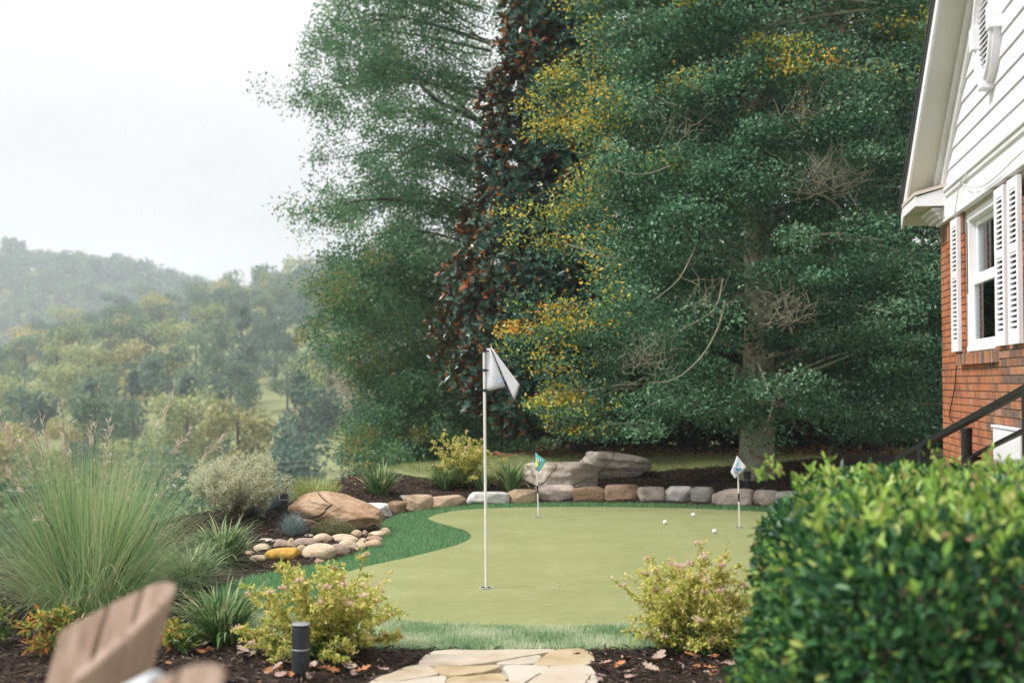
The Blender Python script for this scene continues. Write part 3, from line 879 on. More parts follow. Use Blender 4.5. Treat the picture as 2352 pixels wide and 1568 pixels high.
# ================================================================== GOLF THINGS
def flag_stick(name, label, base, top, r, band=None, captop=True, group=None):
    t = thing(name, label, 'golf flag', base, group)
    base, top = np.array(base), np.array(top)
    m = MB()
    m.tube([base - (0, 0, .02), base + (top - base) * .5, top], r, 10)
    po = smooth_by_angle(m.build('pole', M['pole_white'], t))
    return t

pb_ = onz(1117, 1350, .012)
pt_ = at(1112, 800, pb_[1])
t = flag_stick('golf_flag', 'tall golf flag with a folded white cloth edged in black, nearest the camera', pb_, pt_, .0115)
m = MB(); d = unit(pt_ - pb_)
m.tube([pt_ - d * .02, pt_ + d * .02], .0125, 10); m.tube([pt_ + d * .02, pt_ + d * .032, pt_ + d * .045], [.011, .016, .006], 10)
smooth_by_angle(m.build('pole_cap', M['black'], t))
Yf = pb_[1]
for py in (806, 850, 896):
    c = at(1112.5, py, Yf)
    m = MB(); m.tube([c - (0, 0, .009), c + (0, 0, .009)], .0165, 10)
    m.box(c[0], c[0] + .035, c[1] - .006, c[1] + .006, c[2] - .004, c[2] + .004)
    m.build('clip', M['black'], t)
# cloth: first panel beside the pole, second panel folded towards the viewer
clothm, nt, out = new_mat('flag_cloth')
b = nt.nodes.new('ShaderNodeBsdfPrincipled'); b.inputs['Roughness'].default_value = .75; b.inputs['Specular IOR Level'].default_value = .2
tcn = nt.nodes.new('ShaderNodeTexCoord'); nn_ = nt.nodes.new('ShaderNodeTexNoise'); nn_.inputs['Scale'].default_value = 28
rp = ramp(nt, [(0, (.70, .71, .76)), (1, (.82, .81, .85))])
nt.links.new(tcn.outputs['Object'], nn_.inputs['Vector']); nt.links.new(nn_.outputs['Fac'], rp.inputs['Fac'])
nt.links.new(rp.outputs['Color'], b.inputs['Base Color'])
tl = nt.nodes.new('ShaderNodeBsdfTranslucent'); nt.links.new(rp.outputs['Color'], tl.inputs['Color'])
mxs = nt.nodes.new('ShaderNodeMixShader'); mxs.inputs[0].default_value = .35
nt.links.new(b.outputs[0], mxs.inputs[1]); nt.links.new(tl.outputs[0], mxs.inputs[2]); nt.links.new(mxs.outputs[0], out.inputs['Surface'])
bpn = nt.nodes.new('ShaderNodeBump'); bpn.inputs['Strength'].default_value = .15; nt.links.new(nn_.outputs['Fac'], bpn.inputs['Height']); nt.links.new(bpn.outputs[0], b.inputs['Normal'])
M['cloth'] = clothm

def grid_patch(c00, c10, c11, c01, nu, nv, wob=0.0, seed=0):
    """bilinear patch in (u,v) with small waves"""
    c = [np.asarray(q, float) for q in (c00, c10, c11, c01)]
    n = unit(np.cross(c[1] - c[0], c[3] - c[0])[None])[0]
    V = []
    for j in range(nv + 1):
        for i in range(nu + 1):
            u, v = i / nu, j / nv
            p = c[0] * (1 - u) * (1 - v) + c[1] * u * (1 - v) + c[2] * u * v + c[3] * (1 - u) * v
            p = p + n * wob * math.sin(3.2 * u + 4.1 * v + seed) * math.sin(math.pi * u) * 1.0
            V.append(p)
    Fs = [(j * (nu + 1) + i, j * (nu + 1) + i + 1, (j + 1) * (nu + 1) + i + 1, (j + 1) * (nu + 1) + i) for j in range(nv) for i in range(nu)]
    return np.array(V), Fs
def cloth_part(name, patch, m, parent, thick=.0015):
    o = mesh_obj(name, patch[0], patch[1], m, parent, smooth=True)
    s = o.modifiers.new('solid', 'SOLIDIFY'); s.thickness = thick; s.offset = 0
    return o
q00, q10, q11, q01 = at(1117, 799, Yf), at(1128, 800, Yf - .03), at(1162, 888, Yf - .02), at(1116, 899, Yf)
cloth_part('flag_panel', grid_patch(q00, q10, q11, q01, 8, 10, .012), M['cloth'], t)
r00, r10, r11, r01 = at(1125, 797, Yf - .035), at(1129, 799, Yf - .05), at(1194, 884, Yf - .10), at(1182, 922, Yf - .075)
# folded panel: fold line (1128,800)->(1162,888)->(1182,922), outer edge (1128,797)->(1194,885)
cloth_part('flag_fold', grid_patch(at(1127, 798, Yf - .035), at(1129, 797, Yf - .05), at(1194, 884, Yf - .10), at(1182, 921, Yf - .075), 6, 10, .008, 2), M['cloth'], t)
def strip(name, pts, w, m, parent, off=(0, -.003, 0)):
    """thin hem running along points, width w"""
    mb = MB(); pts = [np.asarray(p) + np.asarray(off) for p in pts]
    for a, b in zip(pts[:-1], pts[1:]):
        d_ = b - a; dn = d_ / np.linalg.norm(d_); s_ = np.cross(dn, (0, 1, 0)); s_ = s_ / np.linalg.norm(s_) * w
        mb.obox(a - s_ * .5, d_, s_, (0, .002, 0))
    return mb.build(name, m, parent)
strip('hem', [at(1127, 800, Yf - .042), at(1143, 838, Yf - .055), at(1161, 886, Yf - .07), at(1182, 922, Yf - .082)], .008, M['hem'], t)
strip('hem', [at(1118, 898, Yf - .003), at(1140, 893.5, Yf - .012), at(1161, 888.5, Yf - .022)], .008, M['hem'], t)
strip('hem', [at(1194, 884, Yf - .104), at(1182, 922, Yf - .08)], .008, M['hem'], t)
# faint emblem printed on the cloth
mb = MB()
for k, (a_, l_) in enumerate(((.5, .07), (1.0, .085), (1.55, .06))):
    c = at(1143, 880, Yf - .030)
    dd_ = np.array((math.cos(a_), 0, math.sin(a_))); sd_ = np.array((-math.sin(a_), 0, math.cos(a_)))
    mb.add([c, c + dd_ * l_ * .55 + sd_ * .011, c + dd_ * l_, c + dd_ * l_ * .55 - sd_ * .011], [(0, 1, 2, 3)])
M['print_faint'] = mat('flag_print_faint', (.44, .53, .66), .8)
mb.build('emblem', M['print_faint'], t)

def cup(px, py, r=.054):
    c = onz(px, py, .012)
    m = MB(); n = 24
    ang = np.arange(n) * 2 * math.pi / n
    ring = lambda rad, z: np.column_stack((c[0] + rad * np.cos(ang), c[1] + rad * np.sin(ang), np.full(n, z)))
    V = np.vstack((ring(r, .0165), ring(r * .9, .0175), ring(r * .9, .0145)))
    Fs = [(k * n + j, k * n + (j + 1) % n, (k + 1) * n + (j + 1) % n, (k + 1) * n + j) for k in range(2) for j in range(n)]
    m.add(V, Fs)
    o = m.build('cup_rim', M['cup'], green)
    m = MB(); m.add(ring(r * .91, .0150), [tuple(range(n))])
    m.build('cup_hole', M['hole'], o)
cup(1117, 1350)
cup(1237, 1187); cup(1699, 1211)

def small_flag(name, label, bpx, tpx, capY):
    b_ = onz(*bpx, .012); t_ = at(*tpx, b_[1])
    t = flag_stick(name, label, b_, t_, .0085)
    d_ = t_ - b_
    m = MB(); m.tube([b_ + d_ * .36, b_ + d_ * .475], .0096, 10); smooth_by_angle(m.build('band', M['black'], t))
    m = MB(); dn = unit(d_[None])[0]; m.tube([t_ - dn * .03, t_ + dn * .012, t_ + dn * .02], [.0105, .0105, .007], 10); smooth_by_angle(m.build('pole_cap', M['black'], t))
    return t, b_[1]
t, Y = small_flag('golf_flag', 'short golf flag with a white diamond cloth in front of the tree trunk', (1699, 1211), (1694, 1045), 1045)
Yc = Y - .012
TL, TR, RT, BT, LF = at(1689.5, 1047, Yc), at(1697.5, 1047, Yc - .005), at(1715, 1073, Yc - .03), at(1688, 1099, Yc - .02), at(1678, 1084, Yc - .005)
cloth_part('flag_panel', grid_patch(LF, BT, RT, at(1693, 1046, Yc), 6, 6, .006), M['cloth'], t)
def flat_poly(name, pts, m, parent):
    mb = MB(); mb.add(pts, [tuple(range(len(pts)))]); return mb.build(name, m, parent)
def onflag(u, v, off=.006):   # flag coordinates: u from left corner to bottom, v from left corner to top
    p = LF + (BT - LF) * u + (at(1693, 1046, Yc) - LF) * v + (RT - BT - (at(1693, 1046, Yc) - LF)) * u * v
    return p + np.array((0, -off - .006, 0))
em = flat_poly('emblem', [onflag(.42, .42), onflag(.36, .62), onflag(.30, .88), onflag(.22, .60)], M['flag_aqua'], t)
flat_poly('emblem_wing', [onflag(.46, .40), onflag(.60, .60), onflag(.86, .72), onflag(.72, .46)], M['flag_blue'], em)
flat_poly('emblem_body', [onflag(.40, .36, .007), onflag(.40, .50, .007), onflag(.56, .46, .007), onflag(.50, .34, .007)], M['ink'], em)
def text_part(name, s, origin, ux, uz, size, m, parent):
    cu = bpy.data.curves.new(name, 'FONT'); cu.body = s; cu.size = size
    tmp = bpy.data.objects.new(name + '_tmp', cu); COL.objects.link(tmp)
    dg = bpy.context.evaluated_depsgraph_get()
    me = bpy.data.meshes.new_from_object(tmp.evaluated_get(dg))
    V = np.zeros(len(me.vertices) * 3); me.vertices.foreach_get('co', V); V = V.reshape(-1, 3)
    Fs = [tuple(p.vertices) for p in me.polygons]
    bpy.data.objects.remove(tmp); bpy.data.meshes.remove(me)
    W = np.asarray(origin) + V[:, :1] * np.asarray(ux) + V[:, 1:2] * np.asarray(uz)
    return mesh_obj(name, W, Fs, m, parent)
ux_ = unit((onflag(.9, .3) - onflag(.1, .3))[None])[0]; uz_ = unit((onflag(.2, .9) - onflag(.2, .2))[None])[0]
text_part('lettering', 'GA', onflag(.10, .20, .008), ux_, uz_, .062, M['ink'], t)

t, Y = small_flag('golf_flag', 'short golf flag with a teal and yellow cloth near the grey boulder', (1237, 1187), (1231.5, 1034), 1034)
Yc = Y - .012
LF, BT, RT, TP = at(1230, 1078, Yc), at(1239, 1082, Yc - .02), at(1254, 1058, Yc - .04), at(1229.5, 1040, Yc)
M['teal_dark'] = M['teal']
cloth_part('flag_panel', grid_patch(LF, BT, RT, TP, 6, 6, .006), M['teal'], t)
def onflag2(u, v, off=.006):
    return LF + (BT - LF) * u + (TP - LF) * v + (RT - BT - (TP - LF)) * u * v + np.array((0, -off - .006, 0))
em = flat_poly('patch', [onflag2(.05, .15), onflag2(.45, .32), onflag2(.30, .62), onflag2(.05, .55)], M['flag_yellow'], t)
for k in range(3):
    flat_poly('stroke', [onflag2(.10 + .2 * k, .60 + .03 * k, .007), onflag2(.18 + .2 * k, .60 + .03 * k, .007), onflag2(.20 + .2 * k, .84, .007), onflag2(.12 + .2 * k, .84, .007)], M['flag_white'], em)

sp2 = sample_in(greenW, 200)
n = len(sp2); az = rng.random(n) * 6.283
leaves('turf_specks', np.column_stack((sp2, np.full(n, .014))), np.column_stack((np.cos(az), np.sin(az), .1 * rng.random(n))), np.column_stack((.3 * rng.normal(size=(n, 2)), np.ones(n))),
       .006 + .025 * rng.random(n) ** 4, .003 + .004 * rng.random(n), M['litter'], green, rng=rng)['kind'] = 'stuff'
def dimpled_ball():
    V, Fs = ICO4[0].copy(), ICO4[1]
    D, _ = ico(3)
    dots = V @ D.T
    ang = np.arccos(np.clip(dots.max(1), -1, 1))
    dep = np.where(ang < .075, (1 - (ang / .075) ** 2) * .035, 0)
    return V * (1 - dep)[:, None], Fs
BV, BF = dimpled_ball()
for (px, py), lab in (((1528, 1203.5), 'white golf ball left of the other two on the green'), ((1593, 1186.5), 'white golf ball farthest back on the green'), ((1642, 1224.5), 'white golf ball nearest the short white flag')):
    p = onz(px, py, .013)
    tag(mesh_obj('golf_ball', BV * .0235 + p + (0, .02, .0225), BF, M['ball'], None, p, True), lab, 'golf ball', 'golf balls on the green')

# ================================================================== BOLLARD LIGHTS
def bollard(label, c, h, stake=.0):
    t = thing('bollard_light', label, 'garden light', c, 'dark bollard lights in the beds')
    c = np.asarray(c, float); r = .047
    m = MB(); m.lathe(c, [(r * .985, stake), (r, stake + .004), (r, h * .52)], 32); smooth_by_angle(m.build('lower_tube', M['bollard'], t))
    m = MB(); m.lathe(c, [(r * 1.03, h * .52), (r * 1.05, h * .525), (r * 1.05, h * .54), (r * 1.02, h * .548)], 32); smooth_by_angle(m.build('band', M['bollard_band'], t))
    m = MB(); m.lathe(c, [(r * .995, h * .548), (r, h * .56), (r, h * .925), (r * .97, h * .93)], 32); smooth_by_angle(m.build('upper_tube', M['bollard'], t))
    m = MB(); m.lathe(c, [(r * .88, h * .925), (r * .88, h * .965)], 32); smooth_by_angle(m.build('lamp_slot', M['bollard_dark'], t))
    m = MB(); m.lathe(c, [(r * 1.0, h * .962), (r * 1.07, h * .972), (r * 1.07, h * .985), (r * .9, h * 1.0), (r * .3, h * 1.006)], 32); smooth_by_angle(m.build('cap', M['bollard_top'], t))
    if stake:
        m = MB(); m.box(c[0] - .026, c[0] + .026, c[1] - .02, c[1] + .02, c[2] - .05, c[2] + stake); m.build('stake', M['bollard_dark'], t)
        m = MB(); m.tube([c + (.012, -.045, stake + .01), c + (.018, -.05, stake * .5), c + (.02, -.045, -.02)], .004, 6); m.build('wire', M['cable'], t)
p = at(690, 1572, 6.62); p[2] = float(mulch_z(np.array([p[0]]), np.array([p[1]]))[0])
topz = at(690, 1430, 6.62)[2]
bollard('dark bollard light in front of the near left flowering shrub', p, topz - p[2], .04)
p = at(652, 1170, 13.75); p[2] = float(gz(p[0], p[1])); bollard('dark bollard light between the silvery shrub and the tan boulder', p, at(652, 1112, 13.75)[2] - p[2])
p = at(1717, 1130, 16.85); p[2] = float(gz(p[0], p[1])); bollard('dark bollard light at the foot of the big tree trunk', p, at(1717, 1080, 16.85)[2] - p[2])

# ================================================================== HOUSE
HC = np.array((4.485, 12.9, 0.0))                       # wall corner
HD = np.array((0.1676, 0.9858, 0.0))                    # along the gable wall, away from the camera
HU = -HD                                                # u grows towards the camera
HN = np.array((-0.9858, 0.1676, 0.0))                   # outward normal of the gable wall
def H(u, n, z): return HC + HU * u + HN * n + np.array((0, 0, z))
def onwall(px, py, n=0.0):
    d_ = ray(px, py); o_ = np.array((0, 0, CAM_H))
    p0 = HC + HN * n
    tt = ((p0 - o_) @ HN) / (d_ @ HN)
    p = o_ + d_ * tt
    return float((p - HC) @ HU), float(p[2])
class HB(MB):
    def hb(s, u0, u1, n0, n1, z0, z1):
        s.obox(H(u0, n0, z0), HU * (u1 - u0), HN * (n1 - n0), (0, 0, z1 - z0))
    def hp(s, uz, n0, n1):
        s.prism([H(u, n0, z) for u, z in uz], HN * (n1 - n0))
SLOPE = .706
u_e, z_e = -.54, 3.30                                   # eave end of the rake (underside)
def rake(u): return z_e + SLOPE * (u - u_e)
RIDGE = 4.6
house = thing('brick_house', 'red brick house with white siding gable, shutters and deep white eaves', 'house', H(2, -1, 0))
zf0 = onwall(2154, 529)[1]; zf1 = zf0 + .34             # frieze band between brick and siding
GZ0 = float(gz(4.2, 11)) - .3
WALLEND = 7.2
# mortar core of the wall with a window opening
wu0, wz1 = onwall(2219, 560)[0], None
wu0 = onwall(2217, 640)[0]; wz0 = onwall(2222, 808)[1]; wu1 = wu0 + 1.33; wz1 = zf0 - .03
c = HB()
T_ = .012
c.hb(0.012, wu0, -.22, -T_, GZ0, zf0); c.hb(wu1, WALLEND, -.22, -T_, GZ0, zf0); c.hb(wu0, wu1, -.22, -T_, GZ0, wz0)
c.hb(wu0, wu1, -.22, -T_, wz1, zf0)
core = c.build('wall', M['mortar'], house)
c = HB(); c.hb(0.012, .2, -6, -.22, GZ0, zf0 + .3); c.build('side_wall', M['mortar'], house)
# bricks
CO, BL, BH, J = .0677, .2032, .0577, .0100
brick_me = {}
rb = random.Random(4)
def brick_mesh(L):
    k = round(L, 3)
    if k not in brick_me:
        mb = MB(); mb.obox(HN * -.05 - HU * 0, HU * L, HN * .062, (0, 0, BH))
        o = mb.build('brick', M['brick']); me = o.data; bpy.data.objects.remove(o)
        brick_me[k] = me
    return brick_me[k]
slots = []
nco = int((zf0 - GZ0) / CO) + 1
for k in range(nco):
    z = zf0 - (k + 1) * CO + .006
    off = 0 if k % 2 else -.5 * (BL + J)
    u = off
    while u < 3.9:
        a, b_ = max(u, 0), min(u + BL, 3.9)
        # cut at the window opening
        segs = [(a, b_)]
        if z + BH > wz0 - .12 and z < wz1:
            s2 = []
            for (a1, b1) in segs:
                if z > wz0 - .125:
                    if b1 <= wu0 - .006 or a1 >= wu1 + .006: s2.append((a1, b1))
                    else:
                        if a1 < wu0 - .03: s2.append((a1, wu0 - .006))
                        if b1 > wu1 + .03: s2.append((wu1 + .006, b1))
                else: s2.append((a1, b1))
            segs = s2
        for a1, b1 in segs:
            if b1 - a1 > .03: slots.append((a1, b1 - a1, z, k))
        u += BL + J
# soldier course right under the frieze
sol = [s for s in slots if s[3] >= 3]
u = 0.0
soldier = []
while u < 3.9:
    if u + .0577 <= wu0 - .004 or u >= wu1 + .004: soldier.append(u)
    u += CO
def proj_size(s):
    p = H(s[0], 0, s[2]); hidden = s[2] < .62
    return -(1.0 / p[1]) + (10 if hidden else 0)
sol.sort(key=proj_size)
def put_brick(me, u, z, n=0.0):
    o = bpy.data.objects.new('brick', me); COL.objects.link(o); o.parent = core
    o.location = Vector(H(u, n + rb.uniform(-.002, .0025), z) - ORG[house.name])
    return o
for s in sol[:272]:
    L = s[1]
    if abs(L - BL) > .004: L = round(L / .02) * .02 if L > .03 else L
    put_brick(brick_mesh(min(L, s[1] + .004)), s[0], s[2])
c = HB()
rest = sol[272:]
for s in rest:
    c.hb(s[0], s[0] + s[1], -.05, .012 + rb.uniform(-.002, .002), s[2], s[2] + BH)
M['brick_rest'] = mat('brick_small', [(0, (.135, .09, .07)), (.3, (.30, .11, .055)), (.55, (.42, .14, .055)), (1, (.32, .20, .155))], .85, 5.0, 8, .5, 40)
o = c.build('brick_rows', M['brick_rest'], core); o['kind'] = 'stuff'
mb = MB(); mb.obox(HN * -.05, HU * .0577, HN * .062, (0, 0, 3 * CO - .012)); o = mb.build('brick', M['brick']); sme = o.data; bpy.data.objects.remove(o)
for u in soldier[:28]: put_brick(sme, u, zf0 - 3 * CO + .006)
# rowlock sill, tilted bricks standing proud
mb = MB(); mb.obox(HN * -.05, HU * .056, HN * .115 + np.array((0, 0, -.015)), (0, 0, .098)); o = mb.build('sill_brick', M['brick']); rme = o.data; bpy.data.objects.remove(o)
u = wu0 - .12
while u < wu1 + .08:
    o = put_brick(rme, u, wz0 - .105); o.name = 'sill_brick'
    u += .0665

# siding boards
M_s = M['siding']
exposure = .172
z = zf1
k = 0
rake_in = .42                                           # rake frieze board height, measured vertically
while z < rake(RIDGE) - .4:
    zt = z + exposure
    ul = u_e + (z + rake_in + .12 - z_e) / SLOPE if True else 0
    ul = max(0.0, u_e + (z + .30 - z_e) / SLOPE)
    ur = min(2 * RIDGE - ul, WALLEND)
    if ur - ul < .2: break
    c = HB()
    # wedge shaped clapboard: thick lower edge, thin upper edge
    ult = max(0.0, u_e + (zt + .30 - z_e) / SLOPE)
    V = [H(ul, .028, z), H(ur, .028, z), H(ur, .010, zt + .02), H(ult, .010, zt + .02), H(ul, -.01, z), H(ur, -.01, z), H(ur, -.01, zt + .02), H(ult, -.01, zt + .02)]
    c.add(V, [(0, 1, 2, 3)[::-1], (4, 5, 6, 7), (0, 1, 5, 4), (1, 2, 6, 5)[::1], (2, 3, 7, 6), (3, 0, 4, 7)])
    c.build('siding_board', M_s, house)
    z = zt; k += 1
c = HB(); c.hp([(0, zf0), (WALLEND, zf0), (WALLEND, rake(WALLEND) if WALLEND < RIDGE else rake(2 * RIDGE - WALLEND)), (RIDGE, rake(RIDGE)), (0, rake(0))], -.2, -.012); c.build('gable_backing', M['white_paint'], house)
# frieze: stacked mouldings
c = HB(); c.hb(-.02, WALLEND, -.01, .022, zf0 + .075, zf1 - .05); c.build('frieze_board', M['white_paint'], house)
for (a, b_, n_) in ((0, .035, .055), (.035, .075, .04), (.255, .30, .045), (.30, .34, .065)):
    c = HB(); c.hb(-.02, WALLEND, -.01, n_, zf0 + a, zf0 + b_ - .001); c.build('frieze_moulding', M['white_paint'], house, bevel=.006)
# rake board on the wall, mouldings, soffit, outer fascia and roof
OV = .335
def rake_strip(name, v0, v1, n0, n1, m, u0=None, u1=RIDGE, bev=0):
    u0 = u_e if u0 is None else u0
    c = HB(); c.hp([(u0, rake(u0) + v0), (u1, rake(u1) + v0), (u1, rake(u1) + v1), (u0, rake(u0) + v1)], n0, n1)
    c.hp([(u1, rake(u1) + v0), (2 * RIDGE - u0, rake(u0) + v0), (2 * RIDGE - u0, rake(u0) + v1), (u1, rake(u1) + v1)], n0, n1)
    return c.build(name, m, house, bevel=bev)
rake_strip('rake_board', -.26, -.002, -.005, .035, M['white_paint'], .05)
rake_strip('rake_moulding', -.31, -.26, -.005, .055, M['white_paint'], .05, bev=.006)
rake_strip('rake_moulding', -.08, -.004, .035, .085, M['white_paint'], .05, bev=.01)
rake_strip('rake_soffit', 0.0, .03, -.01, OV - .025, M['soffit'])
rake_strip('rake_fascia', -.035, .155, OV - .022, OV, M['white_paint'])
rake_strip('drip_edge', .118, .158, OV + .001, OV + .018, M['drip'])
rake_strip('roof', .16, .20, -6.5, OV + .03, M['shingle'])
# eave return: a small boxed cornice at the foot of the gable
ur0, ur1 = u_e, .46
zb_ = 3.40 - .02
c = HB()
c.hb(ur0, ur1, OV - .02, OV - .001, zb_, zb_ + .10); c.build('return_side', M['white_paint'], house)
c = HB()
c.prism([H(ur1 - .02, OV - .021, zb_), H(ur1 - .02, .0, zb_), H(ur1 - .02, .0, zb_ + .19), H(ur1 - .02, OV - .021, zb_ + .095)], HU * .021); c.build('return_front', M['white_paint'], house)
c = HB()
c.prism([H(ur1 + .015, OV + .01, zb_ + .105), H(ur1 + .015, -.0, zb_ + .20), H(ur1 + .015, -.0, zb_ + .235), H(ur1 + .015, OV + .01, zb_ + .14)], -HU * (ur1 - ur0)); c.build('return_roof', M['beige'], house)
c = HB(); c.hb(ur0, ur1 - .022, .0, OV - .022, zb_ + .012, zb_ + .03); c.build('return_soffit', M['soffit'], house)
for k_, (nn0, dz) in enumerate(((.16, .05), (.12, .09), (.085, .13))):
    c = HB(); c.hb(-.30, ur1 - .10 - .02 * k_, .0, nn0, zb_ + .011 - dz, zb_ + .010 - dz + .041); c.build('return_moulding', M['white_paint'], house, bevel=.012)
c = HB(); c.hb(.33, .47, -.005, .05, zf0 + .05, zb_ + .20); c.build('return_bracket', M['white_paint'], house)
# eave continuing along the side of the house
c = HB(); c.hb(u_e - .02, u_e, -6, OV - .02, zb_ - .01, zb_ + .15); c.build('eave_fascia', M['white_paint'], house)
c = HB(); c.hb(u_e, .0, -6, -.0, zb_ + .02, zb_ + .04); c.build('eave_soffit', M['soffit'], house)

# round louvred vent in the gable
vu, vz = onwall(2283, 66)
vent = HB()
A_, B_ = .30, .385
n = 40
def ell(a, b, nn): return [H(vu + a * math.cos(t_), nn, vz + b * math.sin(t_)) for t_ in np.arange(n) * 2 * math.pi / n]
def ring_part(name, a0, b0, a1, b1, n0, n1, m, parent):
    V = np.array(ell(a0, b0, n0) + ell(a0, b0, n1) + ell(a1, b1, n1) + ell(a1, b1, n0))
    Fs = [(k * n + j, k * n + (j + 1) % n, ((k + 1) % 4) * n + (j + 1) % n, ((k + 1) % 4) * n + j) for k in range(4) for j in range(n)]
    mb = MB(); mb.add(V, Fs); return smooth_by_angle(mb.build(name, m, parent), 30)
ventp = ring_part('gable_vent', A_ + .09, B_ + .09, A_, B_, -.02, .085, M['white_paint'], house)
ring_part('vent_moulding', A_ + .06, B_ + .06, A_ + .02, B_ + .02, .08, .11, M['white_paint'], ventp)
mb = MB(); mb.add(ell(A_ + .01, B_ + .01, .03), [tuple(range(n))]); mb.build('vent_backing', M['slot'], ventp)
zz = -B_ + .04
while zz < B_ - .02:
    hw = A_ * math.sqrt(max(0, 1 - (zz / B_) ** 2))
    c = HB(); c.obox(H(vu - hw, .032, vz + zz + .030), HU * 2 * hw, HN * .035 + np.array((0, 0, -.026)), HN * .004 + np.array((0, 0, .010))); c.build('vent_slat', M['white_paint'], ventp)
    zz += .047
for (du, dz, su, sz) in ((0, -B_ - .05, .075, .08), (0, B_ + .05, .075, .08), (-A_ - .05, 0, .07, .10), (A_ + .05, 0, .07, .10)):
    c = HB(); c.hb(vu + du - su, vu + du + su, -.0, .125, vz + dz - sz, vz + dz + sz); c.build('keystone', M['white_paint'], ventp, bevel=.01)

# window: outer frame, mullion, two sashes, glass, blind
win = HB()
fr = [(wu0, wu0 + .07), (wu1 - .07, wu1)]
for a, b_ in fr: win.hb(a, b_, -.24, -.02, wz0, wz1)
win.hb(wu0 + .07, wu1 - .07, -.12, -.02, wz1 - .07, wz1); win.hb(wu0 + .07, wu1 - .07, -.12, .005, wz0, wz0 + .05)
window = win.build('window', M['white_paint'], house, bevel=.004)
zm = (wz0 + wz1) / 2
def sash(z0, z1, n0):
    s_ = HB(); a, b_ = wu0 + .072, wu1 - .072
    for (q0, q1) in ((a, a + .06), (b_ - .06, b_)): s_.hb(q0, q1, n0 - .035, n0, z0, z1)
    s_.hb(a + .06, b_ - .06, n0 - .035, n0, z0, z0 + .06); s_.hb(a + .06, b_ - .06, n0 - .035, n0, z1 - .05, z1)
    s_.build('sash', M['white_paint'], window, bevel=.004)
    g = HB(); g.hb(a + .055, b_ - .055, n0 - .024, n0 - .016, z0 + .055, z1 - .045); g.build('pane', M['glass'], window)
sash(wz0 + .052, zm + .02, -.05); sash(zm + .022, wz1 - .072, -.088)
c = HB(); c.hb(wu0 + .03, wu0 + .034, -.022, -.012, zm - .1, wz1 - .08); c.build('track', M['slot'], window)
c = HB()
uu = np.linspace(wu0 + .075, wu1 - .075, 31)
for a_, b_ in zip(uu[:-1], uu[1:]):
    k_ = int(round((a_ - uu[0]) / (uu[1] - uu[0])))
    c.hb(a_, b_, -.148 - .015 * (k_ % 2), -.140 - .015 * (k_ % 2), wz0 + .06, wz1 - .06)
c.build('blind', M['curtain'], window)
# brick reveals
c = HB(); c.hb(wu0 - .006, wu0 - .001, -.12, -.012, wz0, wz1); c.build('reveal', M['mortar'], house)

# shutters
def shutter(u0, z0, z1, w):
    s_ = HB(); st = .055; d0, d1 = .014, .052
    s_.hb(u0, u0 + st, d0, d1, z0, z1); s_.hb(u0 + w - st, u0 + w, d0, d1, z0, z1)
    zmid = z0 + (z1 - z0) * .58
    rails = ((z0, z0 + .12), (zmid - .035, zmid + .035), (z1 - .085, z1))
    for a, b_ in rails: s_.hb(u0 + st, u0 + w - st, d0, d1 - .001, a, b_)
    sh = s_.build('shutter', M['white_paint'], house, bevel=.003)
    bk = HB(); bk.hb(u0 + st - .002, u0 + w - st + .002, d0 - .002, d0 + .006, z0 + .1, z1 - .07); bk.build('shutter_backing', M['slot'], sh)
    for a, b_ in ((rails[0][1], rails[1][0]), (rails[1][1], rails[2][0])):
        ns = int((b_ - a) / .040)
        mbs = HB()
        for q_ in range(ns):
            zq = a + (q_ + .5) * (b_ - a) / ns
            sl = HB(); sl.obox(H(u0 + st, d0 + .010, zq + .010), HU * (w - 2 * st), HN * .024 + np.array((0, 0, -.012)), np.array((0, 0, .0175)))
            sl.build('slat', M['white_paint'], sh)
    return sh
SW = .345
zs0 = onwall(2197, 808, .03)[1]
for (pxl, pyt) in ((2184, 513), (2285, 436), (2315, 413)):
    u0 = onwall(pxl, 650, .05)[0]; z1 = min(onwall(pxl + 8, pyt, .05)[1], zf0 - .02)
    shutter(u0, zs0, zf0 - .035, SW)

# cables, crawl space cover, downpipe
def wall_cable(name, pts, r, m, n=.03):
    pts3 = []
    for px, py in pts:
        u, z = onwall(px, py, n); pts3.append(H(u, n, z))
    mb = MB(); mb.tube(catmull(pts3, 5, False), r, 6); return mb.build(name, m, house)
wall_cable('cable', [(2207, 808), (2201, 822), (2196, 850), (2194, 880), (2188, 915), (2182, 945), (2182, 960), (2190, 970), (2200, 976)], .006, M['cable'])
wall_cable('cable', [(2352, 345), (2330, 365), (2308, 387), (2292, 402), (2270, 420), (2255, 428), (2235, 430), (2220, 427), (2212, 423)], .006, M['cable_white'], .075)
wall_cable('cable', [(2218, 400), (2206, 420), (2200, 445), (2196, 470), (2193, 490)], .006, M['cable_white'], .06)
cu0, cz1 = onwall(2286, 980, .03); cu1, cz0 = onwall(2349, 1075, .03)
c = HB(); c.hb(cu0, cu1, .013, .05, cz0 - .3, cz1); cc = c.build('crawl_space_cover', M['white_paint'], house, bevel=.006)
c = HB(); c.hb(cu0 - .015, cu1 + .015, .013, .062, cz1 + .001, cz1 + .02); c.build('cover_cap', M['white_paint'], cc)
du, dz = onwall(2219, 990, .06)
m = MB(); m.tube([H(du, .06, GZ0), H(du, .06, dz)], .045, 12); m.tube([H(du, .06, dz), H(du, .06, dz + .03)], .055, 12); smooth_by_angle(m.build('standpipe', M['black'], house))

